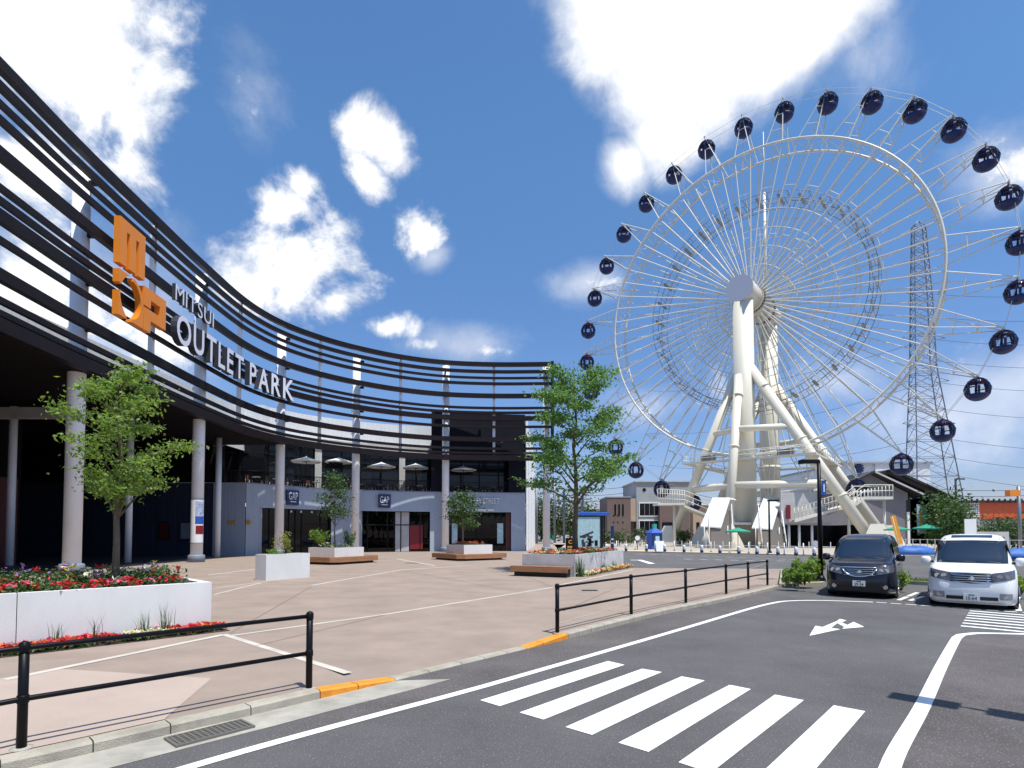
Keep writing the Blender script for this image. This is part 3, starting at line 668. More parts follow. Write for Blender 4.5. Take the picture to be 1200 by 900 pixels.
# terrace railing
rl = [p for p in offset(W2, .35)]
b = MB()
for z in (TZ+1.12,): b.loft([[(p.x-.0, p.y-.03, z-.03), (p.x, p.y+.03, z-.03), (p.x, p.y+.03, z+.03), (p.x, p.y-.03, z+.03)] for p in rl], True, True)
for a, c in zip(rl, rl[1:]):
    for t_ in (0, .25, .5, .75): p = a.lerp(c, t_); b.box(p.x-.016, p.x+.016, p.y-.016, p.y+.016, TZ, TZ+1.1)
b.box(-33, -22.3, 47.3, 47.36, TZ+1.09, TZ+1.15)
for k in range(60): x = -33+k*.18; b.box(x-.016, x+.016, 47.31, 47.35, TZ, TZ+1.09)
b.build('terrace_railing', 'frame_dark', mall, True)
# spotlights on the facade
for k in range(5):
    p = on_poly(532+k*14, W2); b = MB(); b.box(p.x-.03, p.x+.03, p.y-.7, p.y-.02, 11.6, 11.68); b.lathe([(.03, 11.35), (.16, 11.4), (.16, 11.62), (.03, 11.66)], 10, (p.x, p.y-.75, 0)); b.build('spotlight', 'white', mall, True)
b = MB(); a, c = on_poly(548, W2), on_poly(579, W2); b.obox(((a.x+c.x)/2, (a.y+c.y)/2-.35, 4.35), Vector((1, .12, 0)).normalized(), Vector((-.12, 1, 0)).normalized(), Vector((0, 0, 1)), 1.35, .12, .1); b.build('light_bar', 'white', mall, True)

# lettering on the screen
def arc_tab(curve):
    s = [0.]
    for a, c in zip(curve, curve[1:]): s.append(s[-1]+(c-a).length)
    return s
SA = arc_tab(SCURVE)
def on_arc(s):
    for i in range(len(SA)-1):
        if SA[i+1] >= s: t = (s-SA[i])/(SA[i+1]-SA[i]); p = SCURVE[i].lerp(SCURVE[i+1], t); d = (SCURVE[i+1]-SCURVE[i]).normalized(); return p, d
    return SCURVE[-1], (SCURVE[-1]-SCURVE[-2]).normalized()
OCV = offset(SCURVE, -.85)
def s_of(px):
    p = on_poly(px, OCV); i = min(range(len(SCURVE)), key=lambda k: (OCV[k]-p).length); return SA[i]+(p-OCV[i]).dot((SCURVE[min(i+1, len(SCURVE)-1)]-SCURVE[max(i-1, 0)]).normalized())
def bend(v, s0, out_):   # local x along the screen, y into the screen, z up
    p, d = on_arc(s0+v[0]); nrm = Vector((d.y, -d.x)); q = p+nrm*(out_-v[1]); return (q.x, q.y, v[2])
def sign_words(name, label, rows):
    o = thing(name, label, 'sign', (-18.8, 34, 13))
    for word, s0, s1, z0, cap, bold, depth in rows:
        tot = []; x = 0.
        for ch in word:
            if ch == ' ': x += .42*cap; continue
            v, f, nn_ = txt(ch, cap/.73, depth, bold)
            w_ = max(p[0] for p in v); tot.append((ch, v, f, nn_, x)); x += w_+.2*cap
        k = (s1-s0)/(x-.2*cap)
        for ch, v, f, nn_, x0 in tot:
            b = MB(); b.v = [bend(((x0+p[0])*k, p[1], z0+p[2]), s0, .55) for p in v]
            for fc in f: b.cur = 0 if all(v[i_][1] < -depth*.49 for i_ in fc) else 1; b.face(fc)
            b.build('letter', ['letter_face', 'letter_side'], o, True)
    return o
s205, s249, s343 = s_of(204.5), s_of(250), s_of(344)
sign_words('lettering_sign', 'raised white lettering reading MITSUI OUTLET PARK mounted on the louvre screen', [('MITSUI', s205, s249, 15.02, .97, 0., .2), ('OUTLET PARK', s205+.05, s343, 12.72, 1.68, .035, .38)])
lg = thing('logo_sign', 'large orange block logo with m o and p on the louvre screen', 'sign', (-19, 29, 14))
s0 = s_of(136.5)
def block(name, polys, depth=.3):
    b = MB()
    for poly in polys:
        # fan of thin slabs: polygon given as outline, triangulated by Blender from an ngon
        pts = poly; n_ = len(pts); F_ = [bend((p[0]*.83, -depth/2, (p[1]-12.7)*.97+12.25), s0, .55) for p in pts]; B_ = [bend((p[0]*.83, depth/2, (p[1]-12.7)*.97+12.25), s0, .55) for p in pts]
        o = len(b.v); b.v += F_+B_; b.face(list(range(o, o+n_))); b.face(list(range(o+n_, o+2*n_))[::-1])
        for j in range(n_): k = (j+1) % n_; b.face((o+j, o+n_+j, o+n_+k, o+k))
    return b.build(name, 'orange_sign', lg, True)
z0 = 15.25
block('letter', [[(0, z0), (.62, z0), (.62, z0+1.75), (.9, z0+1.75), (.9, z0), (1.5, z0), (1.5, z0+1.75), (1.78, z0+1.75), (1.78, z0), (2.4, z0), (2.4, z0+2.3), (0, z0+2.3)]])
# the o: a square with a circle cut through its sides
zo, ro, cx_, cz_ = 12.7, 1.14, 1.28, 1.12
def arcp(a0, a1, n_=14): return [(cx_+ro*math.cos(math.radians(a0+(a1-a0)*i/n_)), zo+cz_+ro*math.sin(math.radians(a0+(a1-a0)*i/n_))) for i in range(n_+1)]
block('letter', [[(0, zo), (.75, zo)]+[p for p in arcp(243, 174, 12)]+[(0, zo+1.2)], [(0, zo+1.6)]+arcp(158, 105, 8)+[(.95, zo+2.25), (0, zo+2.25)],
                 [(2.34, zo), (2.34, zo+1.2)]+[(1.12+1.24*math.cos(math.radians(a)), zo+1.12+1.16*math.sin(math.radians(a))) for a in range(8, 82, 8)]+[(1.12+.98*math.cos(math.radians(a)), zo+1.12+.98*math.sin(math.radians(a))) for a in range(80, -88, -8)]+[(1.25, zo)]])
block('letter', [[(2.42, 12.7), (3.1, 12.7), (3.1, 13.35), (4.75, 13.35), (4.75, 15.0), (2.42, 15.0), (2.42, 14.0), (3.1, 14.0), (3.1, 14.45), (4.1, 14.45), (4.1, 13.9), (2.42, 13.9)]])

# shop signs on the facade
def facade_frame(px):
    p = on_poly(px, W2); i = min(range(len(W2)), key=lambda k: (W2[k]-p).length); d = (W2[min(i+1, len(W2)-1)]-W2[max(0, i-1)]).normalized(); return p, math.atan2(d.y, d.x)
def put_txt(parent, s, size, x, z, y, m, bold=0., depth=.03, sx=1., name='lettering', spacing=1.):
    v, f, nn_ = txt(s, size, depth, bold, sx, spacing); w_ = max(p[0] for p in v) if v else 0
    b = MB(); b.v = [(p[0]-w_/2+x, p[1]+y, p[2]+z) for p in v]
    for fc in f: b.face(fc)
    return b.build(name, m, parent)
for px, lab in ((341, 'square navy sign reading GAP right of the third tall column'), (450, 'square navy sign reading GAP above the storefront with the red panel')):
    p, a = facade_frame(px); t = thing('shop_sign', lab, 'sign', (p.x, p.y, 4.5), a, 'square navy shop signs')
    b = MB(); b.box(-.6, .6, -.28, -.06, 0, 1.32); b.build('panel', 'navy_sign', t)
    put_txt(t, 'GAP', .95, 0, .46, -.3, 'white', 0., .03, .5); b = MB(); b.box(-.3, .3, -.31, -.29, .24, .32); b.build('underline', 'white', t)
p, a = facade_frame(567); t = thing('name_sign', 'pale raised lettering ending in STREET above the right storefront', 'sign', (p.x, p.y, 5.1), a)
put_txt(t, 'ABBEY STREET', .8, -.1, -.05, -.14, 'white', .012, .16, .66, 'lettering')

# banner on column two
x, y = COLS[1]
t = thing('column_poster', 'blue white and red poster wrapped round the second white column', 'poster', (x, y, 0))
def wrap(z0, z1, a0, a1, m, r_=.375, nm='panel'):
    b = MB(); n_ = 14; b.loft([[(r_*math.cos(a0+(a1-a0)*i/n_), r_*math.sin(a0+(a1-a0)*i/n_), z) for i in range(n_+1)] for z in (z0, z1)], False, False, True); return b.build(nm, m, t)
va = math.atan2(-y, -x)
wrap(1.35, 4.1, va-1.5, va+1.3, 'white'); wrap(3.1, 4.0, va-.3, va+1.2, mat('poster_lilac', (.4, .45, .62), .5, 0, .6, 9), .381, 'picture'); wrap(2.55, 3.05, va-.3, va+1.2, 'blue', .381, 'blue_band'); wrap(1.9, 2.45, va-.2, va+1.2, 'red_panel', .381, 'red_band'); wrap(1.3, 1.36, va-3.1, va+3.1, 'collar', .383, 'strap'); wrap(4.1, 4.2, va-3.1, va+3.1, 'collar', .383, 'strap')

# terrace umbrellas, tables, chairs
UM = [(359, 535, 50.5+1.6), (397, 536, 54.6+1.3), (447, 541.5, 56.4+1.3), (487, 543, 57.6+1.3), (543, 545.5, 58.6+1.2)]
def umbrella(label, loc, r_, h, m, group, base=True):
    t = thing('parasol', label, 'parasol', loc, R.random(), group)
    b = MB(); n_ = 8; k = .32*r_
    rings = [[(q*r_*math.cos(2*PI*j/n_), q*r_*math.sin(2*PI*j/n_), h-k*(q**.85)) for j in range(n_)] for q in (.03, .35, .7, 1.)]
    rings.append([(r_*.99*math.cos(2*PI*j/n_), r_*.99*math.sin(2*PI*j/n_), h-k-.12) for j in range(n_)])
    b.loft(rings, True, False); b.add([(.0, 0, h+.06)]+list(rings[0]), [(0, 1+j, 1+(j+1) % n_) for j in range(n_)]); b.build('canopy', m, t)
    b = MB(); b.tube([(0, 0, .05), (0, 0, h)], .03, 8); b.build('pole', 'frame_dark', t)
    b = MB(); b.lathe([(.3, 0), (.3, .06), (.06, .1)], 12); b.build('base', 'frame_dark', t)
    b = MB()
    for j in range(n_): a = 2*PI*j/n_; b.tube([(0, 0, h-k-.1), (r_*.6*math.cos(a), r_*.6*math.sin(a), h-k*.66)], .012, 4)
    b.build('ribs', 'frame_dark', t); return t
for i, (px, py, Y) in enumerate(UM):
    p = at(px, py, Y); lab = ['white parasol on the terrace beside the third tall column', 'white parasol on the terrace left of the fourth tall column', 'white parasol on the terrace above the right GAP sign', 'white parasol on the terrace left of the fifth tall column', 'white parasol on the terrace right of the fifth tall column'][i]
    umbrella(lab, (p.x, Y, TZ), 1.35 if i < 2 else 1.4, p.z-TZ, 'canvas', 'white parasols on the terrace')
def chair():
    t = thing('cafe_chair', 'small brown cafe chair behind the terrace railing', 'chair', (0, 0, 0), 0, 'cafe chairs on the terrace')
    b = MB(); b.box(-.22, .22, -.22, .22, .42, .47); b.build('seat', 'brown_chair', t)
    b = MB(); b.box(-.22, .22, .19, .23, .5, .9); b.build('backrest', 'brown_chair', t)
    for sx in (-1, 1):
        for sy in (-1, 1): b = MB(); b.tube([(sx*.19, sy*.19, 0), (sx*.19, sy*.19, .42 if sy < 0 else .55)], .018, 5); b.build('leg', 'white', t)
    return t
def table():
    t = thing('cafe_table', 'small round cafe table behind the terrace railing', 'table', (0, 0, 0), 0, 'cafe tables on the terrace')
    b = MB(); b.lathe([(.02, .7), (.36, .7), (.36, .74), (.02, .745)], 14); b.build('tabletop', 'concrete', t)
    b = MB(); b.tube([(0, 0, .02), (0, 0, .7)], .03, 6); b.build('leg', 'frame_dark', t); return t
c0, t0 = chair(), table(); first = [True, True]
rl2 = offset(W2, 1.35)
for k in range(13):
    p = rl2[3+k*(len(rl2)-6)//13]; o = t0 if first[0] else copy_tree(t0); first[0] = False; o.location = (p.x, p.y, TZ); o['label'] = 'small round cafe table behind the terrace railing, %s from the left' % ORD[k]
    for s_ in (-1, 1):
        o = c0 if first[1] else copy_tree(c0); first[1] = False; o.location = (p.x+s_*.62, p.y+R.uniform(-.2, .2), TZ); o.rotation_euler = (0, 0, s_*-PI/2+R.uniform(-.6, .6)); o['label'] = 'brown cafe chair %s of the %s table from the left on the terrace' % ('left' if s_ < 0 else 'right', ORD[k])

# ================================================================== railings along the kerb
def railing(label, pts, hrail=.86):
    t = thing('guard_railing', label, 'railing', (*pts[0], PZ))
    for x, y in pts:
        b = MB(); b.tube([(x, y, PZ-.02), (x, y, PZ+hrail+.03)], .038, 14); b.lathe([(.04, hrail+PZ+.025), (.036, hrail+PZ+.045), (.015, hrail+PZ+.058)], 14, (x, y, 0)); po = b.build('post', 'black_metal', t, True)
        b = MB(); b.lathe([(.085, PZ), (.085, PZ+.006), (.04, PZ+.012)], 14, (x, y, 0)); b.build('base_plate', 'gutter', po, t.location)
        for z in (hrail, hrail*.49):
            b = MB(); b.lathe([(.042, PZ+z-.035), (.045, PZ+z-.03), (.045, PZ+z+.03), (.042, PZ+z+.035)], 12, (x, y, 0)); b.build('clamp', 'black_metal', po, t.location)
    for z in (hrail, hrail*.49):
        b = MB(); b.tube([(x, y, PZ+z) for x, y in pts], .024, 10); b.build('rail', 'black_metal', t, True)
railing('black two-rail guard railing beside the kerb at the near left', [(-5.9, 2.6), (-4.22, 4.92), (-2.42, 6.79)])
railing('black two-rail guard railing along the kerb beyond the crosswalk', [(.84, 10.53), (2.71, 12.89), (4.6, 15.0), (6.5, 17.19), (7.77, 18.62), (9.07, 20.1)])

# ================================================================== planters, flowers, trees
def flowers(b, p, h, s, mi, nl=5):
    # a small plant: leaves and a few blooms
    for _ in range(nl): b.cur = 0; leafquad(b, (p[0]+R.gauss(0, s), p[1]+R.gauss(0, s), p[2]+R.uniform(.2, .9)*h), .075, 1.2)
    if mi:
        b.cur = mi
        for _ in range(6): leafquad(b, (p[0]+R.gauss(0, s*.6), p[1]+R.gauss(0, s*.6), p[2]+h*R.uniform(.8, 1.12)), .07+.35*s, 1.2)
FM = ['leaf_dark', 'fl_red', 'fl_pink', 'fl_white', 'fl_purple', 'fl_yellow', 'fl_orange', 'leaf_yellow']
# big planter at the left
A, C = Vector((-5.86, 11.05)), Vector((-7.87, 8.95)); u = (A-C).normalized(); nrm = Vector((-u.y, u.x))   # front face runs C -> A
t = thing('planter_box', 'long white planter with a young tree and red flowers, nearest at the left', 'planter', (-7.6, 10.6, PZ))
def prect(a0, a1, d0, d1): return [tuple(A-u*a1+nrm*d0), tuple(A-u*a0+nrm*d0), tuple(A-u*a0+nrm*d1), tuple(A-u*a1+nrm*d1)]
b = MB(); ZT = 1.0
for r_ in (prect(0, 2.86, 0, .16), prect(2.872, 6, 0, .16), prect(0, 6, 1.85, 2.0), prect(0, .16, .16, 1.85), prect(5.84, 6, .16, 1.85)): b.prism(r_, PZ-.02, ZT)
b.build('wall', 'planter', t, True)
b = MB(); b.prism(prect(.16, 5.84, .16, 1.85), PZ, ZT-.05); b.build('soil', 'soil', t, True)
b = MB()
for k in range(560):
    a, d = R.uniform(.4, 5.7), R.uniform(.16, 1.8)
    p = A-u*a+nrm*d; mi = R.choice((1, 1, 1, 2, 1, 0)) if d < .5 else (R.choice((4, 0, 0, 0, 0, 0, 3, 0, 0, 0, 0, 1, 0, 0, 0, 0, 5)))
    flowers(b, (p.x, p.y, ZT-.1), R.uniform(.14, .24) if d < .55 else R.uniform(.22, .46), .065, mi, 13 if d < .5 else 20)
tag(b.build('flower_bed', FM), 'red and purple flowers filling the long white planter at the left', 'flowers', kind='stuff')
b = MB()
for k in range(640):
    a, d = R.uniform(-.1, 5), R.uniform(.02, .5)
    p = A-u*a-nrm*d; g_ = int(a*1.3) % 3
    mi = R.choice((1, 1, 1, 6)) if g_ != 1 else R.choice((3, 3, 5, 0))
    if d < .1: mi = R.choice((2, 2, 0))
    flowers(b, (p.x, p.y, PZ), R.uniform(.08, .15), .045, mi, 6)
tag(b.build('flower_strip', FM), 'red and cream flowers in a strip before the long white planter', 'flowers', kind='stuff')
b = MB(); b.prism([tuple(A-u*6-nrm*.005), tuple(A+u*.15-nrm*.005), tuple(A+u*.15-nrm*.56), tuple(A-u*6-nrm*.56)], PZ-.02, PZ+.008); struct('flower_strip_soil', b, 'soil')
for k, (px, py, n_, h, lab) in enumerate(((67, 755, 22, .42, 'short tuft of grass before the long planter, nearest the left post'), (112, 747, 14, .5, 'sparse dry tuft of twigs before the middle of the long planter'), (168, 743, 26, .5, 'green tuft of tall grass before the long planter'), (193, 739, 34, .62, 'tallest feathery grass tuft before the right end of the long planter'))):
    p = G(px, 763.6-(px-11)*.115+2.2, PZ); b = MB()
    for _ in range(n_): blade(b, (p.x+R.gauss(0, .05), p.y+R.gauss(0, .03), PZ), h*R.uniform(.5, 1.1), .012, R.uniform(.03, .2))
    tag(b.build('grass_tuft', 'leaf_dark' if k != 1 else 'bark'), lab, 'grass tuft', 'grass tufts along the long planter')
# small white box planter
P0, P1 = G(311.5, 680.5, PZ), G(362.8, 676.5, PZ); uu = (P1-P0).normalized(); nn2 = Vector((-uu.y, uu.x, 0)); L = (P1-P0).length
t = thing('planter_box', 'small upright white planter with a yellow-green shrub beside the third column', 'planter', P0+uu*L/2)
def pr2(a0, a1, d0, d1): return [tuple((P0+uu*a+nn2*d))[:2] for a, d in ((a0, d0), (a1, d0), (a1, d1), (a0, d1))]
b = MB()
for r_ in (pr2(0, L, 0, .1), pr2(0, L, .6, .7), pr2(0, .1, .1, .6), pr2(L-.1, L, .1, .6)): b.prism(r_, PZ-.02, 1.12)
b.build('wall', 'planter', t, True); b = MB(); b.prism(pr2(.1, L-.1, .1, .6), PZ, 1.02); b.build('soil', 'soil', t, True)
p = P0+uu*L*.55+nn2*.35; bush('shrub', 'spindly yellow-green shrub in the small white planter', (p.x, p.y, 1.0), .42, .3, 1.05, 420, .085, 'leaf_yellow')
p = P0+uu*L*.25+nn2*.3; bush('shrub', 'low green plant at the left end of the small white planter', (p.x, p.y, 1.0), .3, .25, .35, 260, .08, 'leaf')
# planters with bench ring
def bench_planter(label, c, ang, hx, hy, zt, bw, m='planter', sides=8, plab=None):
    t = thing('bench_planter', label, 'planter', (c[0], c[1], PZ), ang)
    b = MB()
    for (x0, x1, y0, y1) in ((-hx, hx, -hy, -hy+.12), (-hx, hx, hy-.12, hy), (-hx, -hx+.12, -hy+.12, hy-.12), (hx-.12, hx, -hy+.12, hy-.12)): b.box(x0, x1, y0, y1, -.02, zt)
    b.build('wall', m, t); b = MB(); b.box(-hx+.12, hx-.12, -hy+.12, hy-.12, 0, zt-.08); b.build('soil', 'soil', t)
    if bw:
        b = MB(); cut = .5*bw
        def oct_(e): X, Y = hx+e, hy+e; return [(-X+cut, -Y), (X-cut, -Y), (X, -Y+cut), (X, Y-cut), (X-cut, Y), (-X+cut, Y), (-X, Y-cut), (-X, -Y+cut)]
        for k in range(4):
            o1, o0 = oct_(.02+(k+.92)*bw/4), oct_(.02+k*bw/4)
            for j in range(8):
                q = (j+1) % 8; b.add([(*o0[j], .30), (*o0[q], .30), (*o1[q], .30), (*o1[j], .30), (*o0[j], .42), (*o0[q], .42), (*o1[q], .42), (*o1[j], .42)], [(0, 3, 2, 1), (4, 5, 6, 7), (0, 1, 5, 4), (1, 2, 6, 5), (2, 3, 7, 6), (3, 0, 4, 7)])
        o1, o0 = oct_(bw+.06), oct_(bw+.03)
        for z0_, z1_ in ((.14, .285), (.295, .44)):
            for j in range(8):
                q = (j+1) % 8; b.add([(*o0[j], z0_), (*o0[q], z0_), (*o1[q], z0_), (*o1[j], z0_), (*o0[j], z1_), (*o0[q], z1_), (*o1[q], z1_), (*o1[j], z1_)], [(0, 3, 2, 1), (4, 5, 6, 7), (0, 1, 5, 4), (1, 2, 6, 5), (2, 3, 7, 6), (3, 0, 4, 7)])
        b.build('bench', 'wood', t)
        b = MB(); b.prism(oct_(bw*.8), -.01, .2); b.build('plinth', 'black_base', t)
    return t
c3 = G(408, 657.5, PZ); bench_planter('square white planter ringed by a wooden bench beside the fourth column', (c3.x-.1, c3.y-2.2), math.radians(62), 1.25, 1.1, .98, .75)
c3 = Vector((c3.x-.1, c3.y-2.2))
c4 = Vector((-3.05, 40.3)); bench_planter('low white planter ringed by a wooden bench before the right storefront', c4, math.radians(38), 1.2, 1.15, 1.05, .85)
bv = Vector((3.4, 6.8)).normalized(); bn = Vector((-bv.y, bv.x)); F0 = Vector((2.69, 24.07))
c5 = F0+bv*3.8+bn*1.25
t5 = bench_planter('grey-white planter under the largest tree, wooden bench along its left side', c5, math.atan2(bv.y, bv.x), 3.8, 1.25, .94, 0, 'planter_grey')
t = thing('bench', 'wooden slatted bench along the left side of the largest tree planter', 'bench', (*(F0+bn*2.0-bv*.1), PZ), math.atan2(bn.y, bn.x))
b = MB()
for k in range(4): b.box(-1.95, .72, .02+k*.15, .155+k*.15, .36, .44)
b.box(-1.95, .72, .63, .67, .2, .445); b.build('seat', 'wood', t); b = MB(); b.box(-1.85, .6, .1, .5, 0, .36); b.build('plinth', 'black_base', t)
b = MB()
for k in range(520):
    a, d = R.uniform(.3, 7.3), R.uniform(.2, 2.3); p = F0+bv*a+bn*d; flowers(b, (p.x, p.y, .94), R.uniform(.14, .26), .08, R.choice((1, 1, 6, 3, 5, 0, 0, 7)), 5)
tag(b.build('flower_bed', FM), 'mixed red and yellow flowers around the trunk of the largest tree', 'flowers', kind='stuff')
b = MB()
for k in range(330):
    a, d = R.uniform(.15, 7.4), R.uniform(.05, .5); p = F0+bv*a-bn*d; flowers(b, (p.x, p.y, PZ), R.uniform(.1, .22), .07, R.choice((1, 1, 3, 3, 6, 0)) if int(a*1.4) % 2 else R.choice((3, 5, 0)), 5)
tag(b.build('flower_strip', FM), 'red and cream flowers along the foot of the largest tree planter', 'flowers', kind='stuff')
for k, (a, n_, h, lab) in enumerate(((.15, 60, .95, 'tall grass tuft at the near corner of the largest tree planter'), (3.6, 26, .5, 'grass tuft at the middle of the largest tree planter foot'), (5.3, 26, .5, 'grass tuft near the far end of the largest tree planter foot'))):
    p = F0+bv*a-bn*.14; b = MB()
    for _ in range(n_): blade(b, (p.x+R.gauss(0, .1), p.y+R.gauss(0, .08), PZ), h*R.uniform(.5, 1.1), .03, R.uniform(.03, .2))
    tag(b.build('grass_tuft', 'leaf_dark'), lab, 'grass tuft', 'grass tufts along the largest tree planter')
def topping(c, ang, hx, hy, z, n_, cols, label, hmax=.35):
    b = MB(); ca, sa = math.cos(ang), math.sin(ang)
    for _ in range(n_):
        x, y = R.uniform(-hx, hx), R.uniform(-hy, hy); flowers(b, (c[0]+x*ca-y*sa, c[1]+x*sa+y*ca, z), R.uniform(.15, hmax), .1, R.choice(cols), 6)
    tag(b.build('flower_bed', FM), label, 'flowers', kind='stuff')
topping(c3, math.radians(62), 1.0, .9, .98, 110, (0, 0, 7, 3, 0), 'leafy green ground cover in the bench planter by the fourth column', .4)
topping(c4, math.radians(38), .95, .9, 1.05, 110, (0, 6, 0, 1, 0), 'green plants and orange flowers in the low bench planter')
bush('shrub', 'round leafy green shrub left of the sapling in the bench planter', (c3.x-1.0, c3.y+.1, 1.0), .75, .6, 1.25, 900, .13, 'leaf')
bush('shrub', 'dark upright shrub right of the sapling in the bench planter', (c3.x+.75, c3.y+.3, 1.0), .5, .45, 1.15, 500, .12, 'leaf_dark')

def tree(name, label, loc, H, tr, prof, nlimb, nleaf, ls, seed, leaf='leaf', bark='bark', z0=.28, droop=0., clump=.3, lean=0., group=None, flat=.55):
    """prof(q) = crown radius at relative height q of the crown (0 bottom .. 1 top)"""
    g = random.Random(seed); t = thing(name, label, 'tree', loc, 0, group)
    b = MB(); lf = MB()
    tp = [Vector((0, 0, -.15))]
    for k in range(1, 9): q = k/8; tp.append(Vector((g.gauss(0, .012)*H*q+lean*q, g.gauss(0, .012)*H*q, H*.93*q)))
    b.tube(tp, [tr*(1.15 if k == 0 else 1)*(1-.86*(k/8)**1.1) for k in range(9)], 10)
    tips = []
    for i in range(nlimb):
        q = (i+.5*g.random())/nlimb; zz = H*(z0+(.97-z0)*q); k = zz/(H*.93)*8; a0 = tp[min(8, int(k))].lerp(tp[min(8, int(k)+1)], k-int(k))
        az = i*2.4+g.uniform(-.5, .5); rad = prof(q)*g.uniform(.7, 1.08); rise = H*(.10+.09*g.random())*(1-q*.3)
        d = Vector((math.cos(az), math.sin(az), 0)); st = a0-Vector((0, 0, min(rise*.9, zz-H*z0*.8)))
        p1 = st+d*rad*.45+Vector((0, 0, rise*.6)); p2 = st+d*rad+Vector((0, 0, rise*(1.05-droop)))
        r0 = tr*.42*(1-q*.6); b.tube([st, p1, p2], [r0, r0*.6, r0*.18], 6)
        pts = [st.lerp(p1, x) for x in (.6, .85)]+[p1.lerp(p2, x) for x in (.2, .45, .7, .9, 1.05)]
        for j, p in enumerate(pts):
            for _ in range(2 if j > 1 else 1):
                v = Vector((g.gauss(0, 1), g.gauss(0, 1), abs(g.gauss(0, .5)))).normalized()*rad*g.uniform(.12, .42)
                e_ = p+v; b.tube([p, p+v*.55+Vector((0, 0, .04)), e_], [r0*.22, r0*.15, r0*.06], 4); tips.append(e_)
                if j > 1: tips.append(p+v*.6)
            if j > 2: tips.append(p)
    top = tp[-1]; tips += [top, top+Vector((0, 0, H*.05)), top-Vector((.0, 0, H*.05))]
    w = [g.choice((.25, .6, 1.2, 2.1)) for _ in tips]; tot = sum(w); global R
    old = R; R = g
    for p, ww in zip(tips, w):
        for _ in range(int(nleaf*ww/tot)):
            v = Vector((g.gauss(0, 1), g.gauss(0, 1), g.gauss(0, flat)))*clump*.55*(.5+ww*.6); leafquad(lf, p+v, ls, .7)
    R = old
    b.build('trunk', bark, t); lf.build('crown', leaf, t); return t
TB = A-u*1.38+nrm*.9
tree('young_tree', 'young light-green tree rising from the long white planter at the left', (TB.x, TB.y, ZT-.12), 4.4, .066, lambda q: (.62+1.5*q if q < .35 else 1.15-.95*(q-.35)**1.15)*.88, 20, 6600, .082, 5, 'leaf', 'bark', .36, 0, .16, flat=.36)
tb5 = Vector((3.05, 27.2)); 
tree('young_tree', 'largest green tree, in the grey-white planter before the ferris wheel', (tb5.x, tb5.y, .85), 9.3, .14, lambda q: (1.9+2.2*q if q < .3 else 2.56-2.2*(q-.3)**1.05), 22, 12500, .165, 9, 'leaf_mid', 'bark', .33, 0, .34, flat=.34)
tree('sapling', 'slim dark-leaved sapling in the bench planter by the fourth column', (c3.x-.25, c3.y+.4, .95), 5.0, .06, lambda q: .75*(1-q)**.5+.2, 18, 2300, .16, 21, 'leaf_dark', 'bark_pale', .36, 0, .28)
tree('sapling', 'small round-headed sapling in the low bench planter before the right storefront', (c4.x-.45, c4.y, 1.0), 3.9, .07, lambda q: 1.0*math.sin(PI*min(1, .25+q*.75))**.5+.1, 16, 2300, .19, 33, 'leaf_dark', 'bark_pale', .36, 0, .34)

# ================================================================== ferris wheel
PHI = -.683; WX, WY, WR, HZ = 36.8, 84., 29.7, 36.35
A0 = 1.0287; NG = 32
wheel = thing('ferris_wheel', 'tall white ferris wheel with twin rims and cream tubular legs', 'ferris wheel', (WX, WY, PZ), PHI)
EX, EZ = Vector((1, 0, 0)), Vector((0, 0, 1)); HC = Vector((0, 0, HZ-PZ)); HB = HZ-PZ
def wp(r, a, y): return HC+EX*(r*math.cos(a))+EZ*(r*math.sin(a))+Vector((0, y, 0))
RR = .768*WR; RI = .512*WR
for y in (-1.9, 1.9):
    b = MB(); b.ring(HC+Vector((0, y, 0)), RR, EX, EZ, .17, 128, 8); b.build('rim', 'steel_white', wheel)
b = MB()
for k in range(NG*2):
    a = A0+PI*k/NG; b.tube([wp(RR, a, -1.9), wp(RR, a, 1.9)], .07, 5)
    b.tube([wp(RR, a, -1.9 if k % 2 else 1.9), wp(RR, a+PI/NG, 1.9 if k % 2 else -1.9)], .045, 4)
b.build('rim_bracing', 'steel_white', wheel)
b = MB()
for y in (-1.7, 1.7):
    for r_ in (RI-.35, RI+.65): b.ring(HC+Vector((0, y, 0)), r_, EX, EZ, .05, 96, 4)
for k in range(NG*2):
    a = A0+PI*k/NG
    for y in (-1.7, 1.7): b.tube([wp(RI-.35, a, y), wp(RI+.65, a, y)], .04, 4)
    if k % 2 == 0: b.tube([wp(RI-.35, a+.03, -1.7), wp(RI-.35, a+.03, 1.7)], .05, 4); b.tube([wp(RI+.65, a+.03, -1.7), wp(RI+.65, a+.03, 1.7)], .05, 4)
b.build('inner_ladder_ring', 'ladder_pale', wheel)
for k in range(NG): # tread boxes on the ladder ring
    a = A0+2*PI*(k+.5)/NG; c = wp(RI+.15, a, 0); d = (EX*math.cos(a)+EZ*math.sin(a)); tgt = Vector((-math.sin(a), 0, math.cos(a)))
    b = MB(); b.obox(c, tgt, Vector((0, 1, 0)), d, .22, 1.6, .04); b.build('ladder_tread', 'ladder_pale', wheel)
b = MB()
for r_ in (.18, .27, .36, .45): 
    for y in (-2.1, 2.1): b.ring(HC+Vector((0, y*(1-.3*r_), 0)), r_*WR, EX, EZ, .06, 64, 4)
b.build('tie_ring', 'steel_white', wheel)
